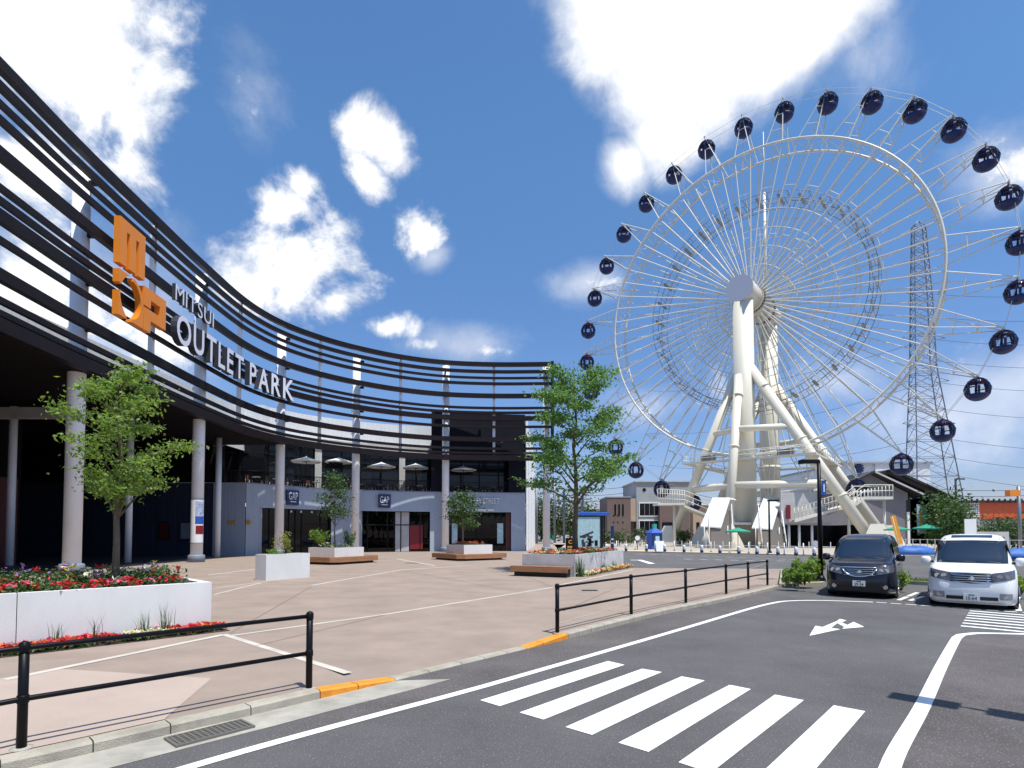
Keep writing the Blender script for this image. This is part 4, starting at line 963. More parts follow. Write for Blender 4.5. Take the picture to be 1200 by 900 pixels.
for k in range(NG):
    a = A0+2*PI*k/NG; b = MB(); h = PI/NG*.52
    for y in (-1, 1):
        for s_ in (-1, 1):
            pv = wp(WR, a, y*.75); rm = wp(RR, a+s_*h, y*1.9); hb = wp(1.35, a+s_*.12, y*2.7)
            b.tube([pv, rm], .075, 5, False); b.tube([rm, hb], .085, 5, False)
        for q in (.35, .7):
            c0_ = wp(WR, a, y*.75).lerp(wp(RR, a-h, y*1.9), q); c1_ = wp(WR, a, y*.75).lerp(wp(RR, a+h, y*1.9), q); b.tube([c0_, c1_], .05, 4, False)
        q = .3; c0_ = wp(RR, a-h, y*1.9).lerp(wp(1.35, a-.12, y*2.7), q); c1_ = wp(RR, a+h, y*1.9).lerp(wp(1.35, a+.12, y*2.7), q); b.tube([c0_, c1_], .045, 4, False)
        q = .62; c0_ = wp(RR, a-h, y*1.9).lerp(wp(1.35, a-.12, y*2.7), q); c1_ = wp(RR, a+h, y*1.9).lerp(wp(1.35, a+.12, y*2.7), q); b.tube([c0_, c1_], .045, 4, False)
    for q in (.35, .7):
        c0_ = wp(WR, a, -.75).lerp(wp(RR, a-h, -1.9), q); c1_ = wp(WR, a, .75).lerp(wp(RR, a-h, 1.9), q); b.tube([c0_, c1_], .05, 4, False)
    b.tube([wp(WR, a, -.95), wp(WR, a, .95)], .12, 6)
    b.build('spoke', 'steel_white', wheel)
b = MB()
for k in range(NG):
    a = A0+2*PI*k/NG; b.tube([wp(WR+.1, a, -.7), wp(WR+.1, a+2*PI/NG, -.7)], .028, 4, False); b.tube([wp(WR+.1, a, .7), wp(WR+.1, a+2*PI/NG, .7)], .028, 4, False)
b.build('rim_cable', 'steel_white', wheel)
# hub
SF = 6.35
b = MB(); b.tube([HC+Vector((0, -3.3, 0)), HC+Vector((0, 3.3, 0))], 1.25, 32)
for y in (-2.9, -2.3, 2.3, 2.9): b.tube([HC+Vector((0, y-.12, 0)), HC+Vector((0, y+.12, 0))], 1.95, 32)
b.build('hub', 'steel_cream', wheel)
b = MB()
for y in (-2.7, 2.7):
    for k in range(NG*2): a = PI*k/NG; b.tube([wp(1.2, a, y), wp(2.2, a, y)], .09, 4)
b.build('hub_lugs', 'steel_dark', wheel)
for y0, y1 in ((-SF-1.4, -3.2), (3.2, SF+1.4)): b = MB(); b.tube([HC+Vector((0, y0, 0)), HC+Vector((0, y1, 0))], 1.82, 40); b.build('bearing_housing', 'steel_cream', wheel)
b = MB(); b.tube([HC+Vector((0, -SF-1.46, 0)), HC+Vector((0, -SF-1.4, 0))], 1.86, 40); b.build('hub_cap', 'cap', wheel)
for sgn in (-1, 1):
    y = sgn*SF
    b = MB(); b.tube([(0, y, 0), (0, y, HB-.5)], [1.5, 1.36], 32); b.lathe([(1.5, 12), (1.6, 12.05), (1.6, 12.4), (1.5, 12.45)], 32, (0, y, 0)); b.build('tower_column', 'steel_cream', wheel)
    jz = 24.5
    legs = [((-.9, y, jz), (-11., y+sgn*.6, .0), .63), ((.9, y, jz+.6), (15.6, y+sgn*.6, .0), .68), ((-.35, y+sgn*1.0, jz-.5), (-.5, y+sgn*6.4, .0), .58)]
    for j, (p0, p1, r_) in enumerate(legs):
        p0, p1 = Vector(p0), Vector(p1); b = MB(); b.tube([p0, p1], r_, 20)
        d = (p1-p0)
        for q in (.12, .43, .74): c = p0+d*q; b.tube([c-d.normalized()*.12, c+d.normalized()*.12], r_+.1, 20)
        lg_ = b.build('brace_leg', 'steel_cream', wheel)
        b = MB(); c = p1; b.loft([[(c.x+sx*w_, c.y+sy*w_, z) for sx, sy in ((-1, -1), (1, -1), (1, 1), (-1, 1))] for w_, z in ((1.7, -.05), (1.55, .5), (.62, 3.0))], True, True)
        b.build('footing', 'steel_cream', wheel)
    def on_leg(j, z): p0, p1, r_ = legs[j]; p0, p1 = Vector(p0), Vector(p1); return p0.lerp(p1, (p0.z-z)/(p0.z-p1.z))
    for z, r_ in ((16.2, .44), (8.3, .5)):
        l0, l1, l2 = on_leg(0, z), on_leg(1, z), on_leg(2, z); b = MB(); b.tube([l0, l2], r_, 16); b.tube([l2, l1], r_, 16); b.build('ring_beam', 'steel_cream', wheel)
# maintenance deck round both towers
b = MB()
for (x0, x1, y0, y1) in ((-8, 9.5, -9.2, -7.9), (-8, 9.5, 7.9, 9.2), (-8, -6.6, -7.9, 7.9), (8.1, 9.5, -7.9, 7.9)): b.box(x0, x1, y0, y1, 11.9, 12.1)
b.build('deck', 'steel_white', wheel)
b = MB()
for (x0, y0, x1, y1) in ((-8, -9.2, 9.5, -9.2), (-8, 9.2, 9.5, 9.2), (-8, -9.2, -8, 9.2), (9.5, -9.2, 9.5, 9.2), (-6.6, -7.9, 8.1, -7.9)):
    for z in (12.6, 13.2): b.tube([(x0, y0, z), (x1, y1, z)], .04, 5)
    n_ = 12
    for k in range(n_+1): q = k/n_; b.tube([(x0+(x1-x0)*q, y0+(y1-y0)*q, 12.1), (x0+(x1-x0)*q, y0+(y1-y0)*q, 13.2)], .035, 4)
b.build('deck_railing', 'steel_white', wheel)
b = MB()
for x, y in ((-4.4, -8.5), (5.8, -8.5)): b.box(x-1, x+1, y-.3, y+.3, 12.12, 12.9)
b.build('drive_unit', 'steel_dark', wheel)
b = MB(); b.tube([(0, 5.6, HB), (0, 5.6, HB+20)], .22, 8); b.tube([(0, 5.6, HB+20), (0, 5.6, HB+30)], .07, 6); b.build('lightning_rod', 'steel_white', wheel)

# gondolas hang from the wheel: things of their own
def gondola():
    t = thing('gondola', 'x', 'gondola', (0, 0, 0), 0, 'gondolas around the ferris wheel')
    rad, zs, n_ = 1.38, 1.42, 32; rdn = math.radians
    def P_(lat, k, r_=1.): return (r_*rad*math.cos(lat)*math.cos(2*PI*k/n_), r_*rad*math.cos(lat)*math.sin(2*PI*k/n_), r_*zs*math.sin(lat))
    b = MB(); b.loft([[P_(rdn(l), k) for k in range(n_)] for l in (-88, -72, -58, -46, -36, -26)], True, True, True)
    b.loft([[P_(rdn(l), k, .965) for k in range(n_)] for l in (-50, -38, -26)], True, False, True); b.build('shell', 'navy', t)
    b = MB(); up = [rdn(x) for x in (-26, 4, 9, 45, 50)]
    for i in range(len(up)-1):
        for k in range(n_):
            if k % 4 == 0 or i == 3 or (i == 1 and k % 8 > 3):
                b.add([P_(up[i], k), P_(up[i], k+1), P_(up[i+1], k+1), P_(up[i+1], k)], [(0, 1, 2, 3)], True)
                b.add([P_(up[i], k, .95), P_(up[i], k+1, .95), P_(up[i+1], k+1, .95), P_(up[i+1], k, .95)], [(3, 2, 1, 0)], True)
    b.build('window_frame', 'navy', t)
    b = MB(); c_ = math.cos(rdn(50))*rad; s_ = math.sin(rdn(50))*zs
    b.lathe([(c_, s_), (.62, 1.30), (.32, 1.44), (.13, 1.56), (.09, 1.74)], n_); b.build('roof', 'navy', t)
    b = MB(); b.lathe([(rad*.94*math.cos(rdn(36)), zs*.94*math.sin(rdn(36))), (c_*.97, s_-.02), (.55, 1.2), (.08, 1.32)], n_, caps=False); b.build('lining', 'gon_red', t)
    b = MB(); b.loft([[P_(rdn(l), k, .975) for k in range(n_)] for l in (-26, -8, 10, 28, 45)], True, False, True); b.build('window', 'gondola_pane', t)
    b = MB(); b.box(-.9, .9, .5, .8, -.85, -.55); b.box(-.9, .9, -.8, -.5, -.85, -.55); b.build('seat', 'gon_red', t)
    b = MB(); b.tube([(0, -.55, 1.72), (0, .55, 1.72)], .08, 8); b.tube([(0, 0, 1.5), (0, 0, 1.78)], .08, 8); b.build('hanger', 'steel_white', t)
    return t
g0_ = gondola(); ca, sa = math.cos(PHI), math.sin(PHI)
# order clockwise from the highest, for the labels
ang_ = [A0+2*PI*k/NG for k in range(NG)]; topk = min(range(NG), key=lambda k: abs(math.atan2(math.sin(ang_[k]-PI/2), math.cos(ang_[k]-PI/2))))
for k in range(NG):
    o = g0_ if k == 0 else copy_tree(g0_); a = ang_[k]
    lx, lz = WR*math.cos(a), WR*math.sin(a)
    o.location = (WX+ca*lx, WY+sa*lx, HZ+lz-1.62); o.rotation_euler = (0, 0, PHI)
    i = (topk-k) % NG   # clockwise steps
    if i == 0: lab = 'navy gondola with red lining at the very top of the wheel'
    elif i == 16: lab = 'navy gondola at the lowest point of the wheel over the station'
    elif i < 16: lab = 'navy gondola on the right side of the wheel, %s clockwise from the top' % ORD[i-1]
    else: lab = 'navy gondola on the left side of the wheel, %s anticlockwise from the top' % ORD[NG-i-1]
    o['label'] = lab

# ================================================================== boarding station under the wheel
st = thing('boarding_station', 'grey boarding station with stairs and rising ramp beneath the wheel', 'building', (34, 74, PZ))
def lw(px, py, Y): return at(px, py, Y)
b = MB(); p0, p1 = lw(912, 612, 73), lw(960, 612, 73); b.box(p0.x, p1.x+1.5, 73, 84, p0.z-.3, p0.z); b.box(p0.x-6, p0.x, 74.5, 84, p0.z-.3, p0.z); b.build('deck', 'grey_wall', st, True)
dz = p0.z
b = MB(); q = [lw(915, 577, 72.8), lw(958, 577, 72.8), lw(972, 600, 72.8), lw(960, 613, 72.8), lw(915, 613, 72.8)]
b.add([tuple(v) for v in q]+[(v.x, v.y+.2, v.z) for v in q], [(0, 1, 2, 3, 4), (9, 8, 7, 6, 5), (0, 5, 6, 1), (1, 6, 7, 2), (2, 7, 8, 3), (3, 8, 9, 4), (4, 9, 5, 0)]); b.build('side_panel', 'concrete', st, True)
b = MB(); q0 = lw(924, 600, 72.6); b.box(q0.x-.25, q0.x+.25, 72.55, 72.7, q0.z-.9, q0.z+.9); b.build('red_banner', 'red_panel', st, True)
b = MB()
for px in (937, 952, 925): p = lw(px, 648, 73.5); b.tube([(p.x, 73.5, PZ), (p.x, 73.5, dz-.3)], .16, 10)
b.build('pillar', 'white', st, True)
b = MB(); p0 = lw(893, 640, 80); p1 = lw(955, 640, 80); b.box(p0.x, p1.x+3, 80, 80.3, PZ, dz-.3); b.box(p1.x+3, p1.x+3.3, 74, 80.3, PZ, dz-.3); b.build('back_wall', 'interior', st, True)
b = MB(); p = lw(917, 630, 78.5); b.box(p.x-.7, p.x+.7, 78.5, 78.6, PZ, 3.1); b.build('door', 'window', st, True)
for (xa, xb, ytop, ybot, s_) in ((822, 850, 583, 616, 1), (882, 910, 583, 618, 1)):
    # covered stair: sloping white awning, flight below, handrail
    Y = 71.; t0_, t1_ = lw(xb-4, ytop, Y+3), lw(xa+4, ybot, Y); w_ = 3.4
    b = MB(); U_ = Vector((1, 0, 0)); a_, c_ = lw(xb-26, ytop, Y+4), lw(xb+6, ytop-1, Y+4); d_, e_ = lw(xb-1, ybot+4, Y-.5), lw(xa-7+8, ybot, Y-.5)
    q = [a_, c_, d_, e_]; q = [lw(xa+13, ytop, Y+3.5), lw(xb+6, ytop, Y+3.5), lw(xb-5, ybot+2, Y), lw(xa-1, ybot, Y)]
    b.add([tuple(v) for v in q]+[(v.x, v.y, v.z-.15) for v in q], [(0, 3, 2, 1), (4, 5, 6, 7), (0, 1, 5, 4), (1, 2, 6, 5), (2, 3, 7, 6), (3, 0, 4, 7)]); b.build('stair_awning', 'awning', st, True)
    b = MB()
    for k in range(16):
        z = PZ+k*.3; yy = Y-2.2+k*.34; x0 = lw(xa+4, 640, Y).x+k*.12; b.box(x0, x0+2.6, yy, yy+.36, z, z+.3)
    b.build('stair', 'stair_grey', st, True)
    b = MB()
    for dx in (-.2, 2.75):
        x0 = lw(xa+4, 640, Y).x+dx
        for h_ in (.6, 1.1): b.tube([(x0, Y-2.2, PZ+h_), (x0+15*.12, Y-2.2+15*.34, PZ+4.6+h_)], .05, 5)
        for k in range(0, 16, 3): b.tube([(x0+k*.12, Y-2.2+k*.34, PZ+k*.3), (x0+k*.12, Y-2.2+k*.34, PZ+k*.3+1.1)], .04, 4)
        b.tube([(x0+.05, Y-.3, PZ), (x0+.05, Y-.3, lw(xa, ybot, Y).z)], .05, 5)
    b.build('stair_railing', 'white', st, True)
# ramp up to the right
r0, r1, r2, r3 = lw(930, 609, 72.5), lw(1003, 589, 72.5), lw(1012, 582, 72.5), lw(1045, 582, 72.5)
b = MB(); b.loft([[(p.x, 72.2, p.z-.35), (p.x, 74.4, p.z-.35), (p.x, 74.4, p.z), (p.x, 72.2, p.z)] for p in (r0, r1, r2, r3)], True, True); b.build('ramp', 'steel_white', st, True)
b = MB()
for y in (72.25, 74.35):
    for h_ in (.75, 1.5): b.tube([(p.x, y, p.z+h_) for p in (r0, r1, r2, r3)], .05, 5)
    for seg_ in ((r0, r1, 16), (r1, r3, 10)):
        for k in range(seg_[2]+1): p = seg_[0].lerp(seg_[1], k/seg_[2]); b.tube([(p.x, y, p.z), (p.x, y, p.z+1.5)], .045, 4)
b.tube([(r3.x, 72.25, r3.z+1.5), (r3.x, 74.35, r3.z+1.5)], .05, 5); b.build('ramp_railing', 'steel_white', st, True)
b = MB()
for p in (r1, r3): b.tube([(p.x-.5, 73.3, PZ), (p.x-.5, 73.3, p.z-.35)], .18, 8)
b.build('ramp_post', 'steel_white', st, True)
# mirrored small deck on the left
l0, l1 = lw(769, 590, 79), lw(800, 592, 79); b = MB(); b.box(l0.x, l1.x, 78, 81, l0.z-.25, l0.z); b.loft([[(p.x, 78.2, p.z-.3), (p.x, 80.6, p.z-.3), (p.x, 80.6, p.z), (p.x, 78.2, p.z)] for p in (l1, lw(830, 604, 79))], True, True); b.build('left_deck', 'steel_white', st, True)
b = MB()
for h_ in (.7, 1.4, 2.0): b.tube([(l0.x, 78.1, l0.z+h_), (l1.x, 78.1, l1.z+h_), (lw(830, 604, 79).x, 78.2, lw(830, 604, 79).z+h_)], .05, 5)
for k in range(12): p = l0.lerp(l1, k/11); b.tube([(p.x, 78.1, p.z), (p.x, 78.1, p.z+2)], .04, 4)
b.build('left_deck_railing', 'steel_white', st, True)
b = MB(); p = lw(799, 640, 79.4); b.tube([(p.x-1, 79.4, PZ), (p.x-1, 79.4, l0.z-.25)], .2, 8); b.build('left_deck_post', 'steel_white', st, True)

# ================================================================== vans
VZ = [(.13, .16, .86, 4.72), (.20, .05, .89, 4.80), (.42, 0, .90, 4.83), (.60, .015, .91, 4.84), (.75, .045, .91, 4.84), (.90, .09, .905, 4.83), (1.0, .15, .895, 4.81), (1.06, .27, .88, 4.80), (1.11, .52, .862, 4.79),
      (1.15, .80, .845, 4.78), (1.20, .93, .835, 4.77), (1.32, 1.08, .815, 4.73), (1.46, 1.27, .79, 4.69), (1.6, 1.47, .762, 4.63), (1.70, 1.62, .738, 4.58), (1.77, 1.75, .715, 4.53), (1.83, 1.93, .68, 4.45), (1.88, 2.16, .62, 4.33), (1.915, 2.5, .5, 4.1), (1.93, 2.9, .3, 3.8)]
def vint(z, i):
    for a, c in zip(VZ, VZ[1:]):
        if a[0] <= z <= c[0]: t = (z-a[0])/(c[0]-a[0]); return a[i]+(c[i]-a[i])*t
    return VZ[-1][i] if z > 1 else VZ[0][i]
def vfront(y, z, off=0.):
    w = vint(z, 2); Y = min(1., abs(y)/w); return (vint(z, 1)+.07*Y*Y+.34*max(0, (Y-.70)/.30)**2.4-off, y, z)
def fpatch(lo, hi, y0, y1, off, ny=16, nz=8):
    b = MB(); rows = []
    for i in range(nz+1):
        rows.append([vfront(y0+(y1-y0)*j/ny, lo(y0+(y1-y0)*j/ny)+(hi(y0+(y1-y0)*j/ny)-lo(y0+(y1-y0)*j/ny))*i/nz, off) for j in range(ny+1)])
    b.loft(rows, False, False, True); return b
def spatch(sd_, x0, x1, z0, z1, off=.006, slope=0.):
    b = MB(); rows = []
    for i in range(7):
        z = z0+(z1-z0)*i/6; rows.append([(x0+slope*(z-z0)+(x1-x0-slope*(z-z0))*j/4, sd_*(vint(z, 2)+off), z) for j in range(5)])
    b.loft(rows, False, False, True); return b
def van(label, p, back, paint, plate, white):
    t = thing('parked_van', label, 'van', (p[0], p[1], 0), math.atan2(back[1], back[0]))
    b = MB(); rings = []
    for z, f, w, r in VZ:
        ring = [vfront(-w+2*w*j/20, z)[:2] for j in range(21)]
        xs = ring[-1][0]; ring += [(xs+(r-.25-xs)*k/8, w) for k in range(1, 9)]+[(r-.08, w*.93), (r, w*.75), (r, 0), (r, -w*.75), (r-.08, -w*.93)]+[(r-.25+(xs-r+.25)*k/8, -w) for k in range(0, 8)]
        rings.append([(x, y, z) for x, y in ring])
    b.loft(rings, True, True, True); nr = len(rings[0]); zr = [v[0] for v in VZ]; keep = []
    for fi, fc in enumerate(b.f):
        i, j = min(fc)//nr, fi % nr
        open_ = len(fc) == 4 and fi < nr*(len(rings)-1) and 1.19 < zr[fi//nr] < 1.69 and 2 <= j < 18
        if not open_: keep.append(fi)
    b.f = [b.f[k] for k in keep]; b.sm = [b.sm[k] for k in keep]; b.mi = [b.mi[k] for k in keep]; b.build('body', paint, t)
    b = MB(); b.quad((2.75, -.72, .5), (2.75, .72, .5), (2.75, .72, 1.85), (2.75, -.72, 1.85))
    for s_ in (-1, 1): b.quad((1.0, s_*.70, .5), (2.75, s_*.70, .5), (2.75, s_*.62, 1.80), (2.0, s_*.62, 1.80))
    b.quad((1.9, -.62, 1.80), (2.75, -.62, 1.83), (2.75, .62, 1.83), (1.9, .62, 1.80)); b.build('cabin_lining', 'car_trim', t)
    b = MB(); b.quad((.9, -.7, 1.12), (.9, .7, 1.12), (1.55, .66, 1.16), (1.55, -.66, 1.16)); b.quad((1.55, -.66, 1.16), (1.55, .66, 1.16), (1.6, .66, .7), (1.6, -.66, .7)); b.build('dashboard', 'cabin_grey', t)
    for s_ in (-1, 1):
        b = MB(); b.rbox(2.35, s_*.36, .7, 1.42, .09, .25, 0, .03); b.rbox(2.37, s_*.36, 1.43, 1.62, .06, .13, 0, .03); b.build('front_seat', 'cabin_grey', t)
    b = MB(); b.ring((1.72, -.36, 1.2), .17, Vector((0, 1, 0)), Vector((.45, 0, .89)), .016, 28, 6); b.build('steering_wheel', 'car_trim', t)
    b = MB(); b.box(1.78, 1.8, -.1, .1, 1.56, 1.62); b.build('rear_view_mirror', 'car_trim', t)
    one = lambda z: (lambda y: z)
    b = fpatch(one(1.165), lambda y: 1.75-.02*abs(y), -.735, .735, .012, 20, 8); b.build('windscreen', 'screen_glass', t)
    b = MB()
    for lo_, hi_, y0, y1 in ((lambda y: 1.152, lambda y: 1.205, -.755, .755), (lambda y: 1.69-.02*abs(y), lambda y: 1.762-.02*abs(y), -.755, .755), (one(1.2), one(1.70), -.755, -.645), (one(1.2), one(1.70), .645, .755)):
        q_ = fpatch(lo_, hi_, y0, y1, .007, 16, 4); b.add(q_.v, q_.f, True)
    b.build('windscreen_seal', 'car_trim', t)
    b = MB(); y_ = .62
    b.tube([vfront(-.1, 1.185, .03), vfront(.55, 1.2, .03)], .012, 5); b.tube([vfront(-.62, 1.185, .03), vfront(-.02, 1.2, .03)], .012, 5); b.build('wiper', 'car_trim', t)
    for s_ in (-1, 1):
        b = fpatch(lambda y: .70+.10*((abs(y)-.42)/.45), lambda y: .93+.09*((abs(y)-.42)/.45), s_*.42, s_*.865, .012, 12, 5); h = b.build('headlight', 'lamp_glass', t)
        b = MB()
        for yy in (.56, .7): c = vfront(s_*yy, .84, .016); b.tube([(c[0], c[1], c[2]), (c[0]+.02, c[1], c[2])], .062, 14)
        b.build('reflector', 'chrome', h)
        c = vfront(s_*.66, .36, .012); b = MB(); b.tube([c, (c[0]+.05, c[1], c[2])], .062, 14); b.build('fog_light', 'alloy', t)
        for x0, x1 in ((1.55, 2.25), (2.33, 3.38), (3.46, 4.45)): spatch(s_, x0 if x0 > 1.6 else 1.42, x1, 1.2, 1.66, .008, .5 if x0 < 1.6 else 0).build('side_window', 'car_glass', t)
        b = MB()
        for xd in (1.3, 2.29, 3.42): b.loft([[(xd, s_*(vint(z, 2)+.003), z), (xd+.012, s_*(vint(z, 2)+.003), z)] for z in (.35, .6, .9, 1.15)], False, False)
        b.build('door_seam', 'car_trim', t)
        b = MB()
        for xd in (2.05, 2.5): b.box(xd, xd+.2, s_*.905-.012, s_*.905+.022, .93, .965)
        b.build('door_handle', paint, t)
        b = spatch(s_, .75, 4.5, .24, .30, .012); b.build('side_skirt', paint, t)
        # mirror
        b = MB(); b.lathe([(.02, -.11), (.09, -.10), (.115, -.03), (.115, .05), (.08, .1), (.02, .11)], 14); b.v = [(x*.75+1.08, y*1.05+s_*1.0, z+1.2) for x, y, z in b.v]; mi_ = b.build('mirror', paint, t)
        b = MB(); b.box(1.04, 1.12, min(s_*.82, s_*.93), max(s_*.82, s_*.93), 1.14, 1.19); b.build('arm', 'car_trim', mi_)
        for xw in (.95, 3.82):
            b = MB(); b.tube([(xw, s_*.70, .34), (xw, s_*.916, .34)], .385, 28); b.build('wheel_arch', 'car_trim', t)
            wh = bpy.data.objects.new('wheel', None); COL.objects.link(wh); wh.parent = t
            b = MB(); b.tube([(xw, s_*.72, .335), (xw, s_*.74, .335), (xw, s_*.91, .335), (xw, s_*.928, .335)], [.30, .335, .335, .31], 28); b.build('tyre', 'rubber', wh)
            b = MB(); b.tube([(xw, s_*.90, .335), (xw, s_*.932, .335)], .235, 24)
            for k in range(7): a = 2*PI*k/7; b.tube([(xw, s_*.937, .335), (xw+.21*math.cos(a), s_*.937, .335+.21*math.sin(a))], [.045, .022], 6)
            b.build('rim', 'alloy', wh)
    # grille
    if white: g = fpatch(lambda y: .66+.04*(abs(y)/.42), lambda y: .92-.03*(abs(y)/.42), -.42, .42, .014)
    else: g = fpatch(lambda y: .66+.07*(abs(y)/.45)**3, lambda y: .9, -.45, .45, .014)
    gr = g.build('grille', 'car_trim', t)
    for k, zz in enumerate((.70, .755, .81, .865)):
        b = MB(); b.tube([vfront(-.40+.8*j/10, zz, .022) for j in range(11)], .011 if not white else .013, 5); b.build('chrome_bar', 'chrome', gr)
    b = MB(); b.tube([vfront(-.46+.92*j/14, .925-.0*abs(j-7), .02) for j in range(15)], .022 if not white else .014, 6)
    if not white: b.tube([vfront(-.46+.92*j/14, .655+.25*abs((j-7)/7)**3, .02) for j in range(15)], .016, 6)
    b.build('chrome_surround', 'chrome', gr)
    b = MB(); b.lathe([(.07, 0), (.065, .012), (.02, .018)], 16); b.v = [(vfront(0, .79, .03)[0]-z, x, .79+y*.75) for x, y, z in b.v]; b.build('emblem', 'chrome', gr)
    b = fpatch(lambda y: .24, lambda y: .40 if not white else .33, -.52, .52, .01); b.build('lower_intake', 'car_trim', t)
    if white:
        for s_ in (-1, 1): fpatch(lambda y: .27, lambda y: .43, min(s_*.55, s_*.8), max(s_*.55, s_*.8), .008, 8, 3).build('fog_surround', 'plate_grey', t)
        b = fpatch(lambda y: .135, lambda y: .17, -.83, .83, .06, 20, 2); b.build('front_lip', paint, t)
        b = MB(); b.obox((2.05, 0, 1.872), Vector((1, 0, .2)).normalized(), Vector((0, 1, 0)), Vector((-.2, 0, 1)).normalized(), .12, .45, .006); b.build('sunroof', 'car_glass', t)
    zc = .31 if white else .45; c = vfront(0, zc, .03)
    b = MB(); b.box(c[0]-.012, c[0], -.165, .165, zc-.083, zc+.083); pl = b.build('number_plate', 'plate', t)
    v, f, nn_ = txt(plate, .125, .004, .002); w_ = max(q[0] for q in v); b = MB(); b.v = [(c[0]-.016, -(q[0]-w_/2)*.82, zc-.07+q[2]) for q in v]
    for fc in f: b.face(fc[::-1])
    b.build('plate_number', 'plate_ink', pl); b = MB(); b.box(c[0]-.015, c[0]-.012, -.06, .06, zc+.045, zc+.07); b.build('plate_header', 'plate_ink', pl)
    return t
bv_ = Vector((.60, .80)).normalized(); van('black people carrier with chrome grille parked beside the tall lamp post', (10.42, 17.0), bv_, 'car_black', '39-34', False)
wv_ = Vector((.645, .765)).normalized(); van('white people carrier with dark grille and sunroof parked right of the black van', (11.8, 14.55), wv_, 'car_white', '10-64', True)

# ================================================================== street furniture
def lamp_post(label, loc, h, arm, r_=.075, az=PI, head=.45, group=None, twin=False):
    t = thing('street_lamp', label, 'lamp post', loc, az, group)
    b = MB(); b.tube([(0, 0, 0), (0, 0, h*.5), (0, 0, h)], [r_, r_*.85, r_*.7], 12); b.build('pole', 'black_metal', t)
    b = MB(); b.lathe([(r_*1.9, 0), (r_*1.9, .1), (r_*1.1, .25)], 12); b.build('base', 'black_metal', t)
    for s_ in ((1, -1) if twin else (1,)):
        b = MB(); b.tube([(0, 0, h-.05), (s_*arm, 0, h-.03)], r_*.5, 8); b.build('arm', 'black_metal', t)
        b = MB(); x0 = s_*arm*.55; b.rbox(s_*(arm+head*.5), 0, h-.12, h+.04, head*.62, .17, 0, .02); hd = b.build('lamp_head', 'black_metal', t)
        b = MB(); b.box(s_*(arm+head*.5)-head*.45, s_*(arm+head*.5)+head*.45, -.12, .12, h-.128, h-.121); b.build('lens', 'plate', hd)
    return t
p = G(962, 681, .12); lp = at(958.5, 540, p.y); lamp_post('tall black lamp post with one boxy lamp head left of the black van', (p.x, p.y, .1), lp.z-.1, .1, .09, PI, .55)
t = thing('banner_sign', 'small blue and white banner on the tall black lamp post', 'sign', (p.x, p.y, 0)); q = at(964, 572, p.y)
b = MB(); b.box(.1, .26, -.02, .02, q.z-.26, q.z+.26); b.build('panel', 'blue', t); b = MB(); b.box(.15, .2, -.03, -.021, q.z-.15, q.z+.15); b.build('mark', 'white', t); b = MB(); b.box(.0, .28, -.02, .02, q.z+.26, q.z+.3); b.build('bracket', 'black_metal', t)
p = G(902, 648, PZ); q = at(902, 586, p.y); lamp_post('thin black lamp post before the stair awning of the wheel station', (p.x, p.y, PZ), q.z-PZ, .0, .1, 0, .8)
p = G(1122, 642, PZ); q = at(1122, 561, p.y); lamp_post('black lamp post before the bushy trees right of the gabled house', (p.x, p.y, PZ), q.z-PZ, .1, .17, 0, .9)
# lamp post just right of the view: only its shadow crosses the bay line
lamp_post('black twin-head lamp post right of the parking bay', (6.25, 5.05, 0), 4.6, .2, .05, math.radians(-45), .5, None, True)

# map board, shelter, column sign, black notice, blue booth
p = G(690, 645, PZ); t = thing('map_board', 'upright glazed map board with dark frame behind the largest tree planter', 'notice board', (p.x, p.y, PZ))
sc = p.y/FOC; top = at(690, 605.5, p.y).z-PZ; w_ = 13.5*sc
b = MB(); b.box(-w_-.12, -w_, -.1, .1, 0, top); b.box(w_, w_+.3, -.1, .1, 0, top+.1); b.box(-w_, w_, -.1, .1, top-.02, top+.12); b.box(-w_, w_, -.1, .1, 0, .35); b.build('frame', 'frame_dark', t)
b = MB(); b.box(-w_, w_, -.03, .03, .35, top-.02); pn = b.build('map_panel', 'poster', t)
b = MB(); rr = random.Random(3)
for k in range(26):
    x, z = -w_*.75+rr.random()*w_*1.1, .35+rr.random()*1.3; z = z if x < 0 else z*.7+.2; s_ = rr.uniform(.06, .2); b.rbox(x, -.04, z, z+s_*1.3, s_, .004, rr.uniform(-.05, .05))
b.obox((-w_*.15, -.045, 1.75), Vector((.93, 0, .36)), Vector((0, 1, 0)), Vector((-.36, 0, .93)), .75, .004, .09); b.build('map_print', 'poster_dark', pn)
b = MB(); b.rbox(w_*.1, -.05, .5, 1.25, .16, .02, 0); b.rbox(w_*.65, -.05, .5, 1.1, .15, .02, 0); b.build('leaflet_holder', 'black_metal', t)
p = G(667, 645, PZ); t = thing('notice_board', 'black notice board with orange letters behind the largest tree trunk', 'notice board', (p.x-.0, p.y-1, PZ)); sc = p.y/FOC
b = MB(); b.box(-.48, .48, -.05, .05, .1, 1.35); b.build('panel', 'black_metal', t); put_txt(t, 'C', .55, 0, .75, -.07, 'amber', .02, .02); b = MB(); b.box(-.3, .3, -.07, -.055, .3, .5); b.build('orange_strip', 'amber', t); b = MB(); b.box(-.4, -.34, -.04, .04, 0, .12); b.box(.34, .4, -.04, .04, 0, .12); b.build('foot', 'black_metal', t)
p = G(697, 642.5, PZ); t = thing('bus_shelter', 'low shelter with blue canopy behind the glazed map board', 'shelter', (p.x, p.y, PZ)); a_ = at(697, 604, p.y).z-PZ; sc = p.y/FOC
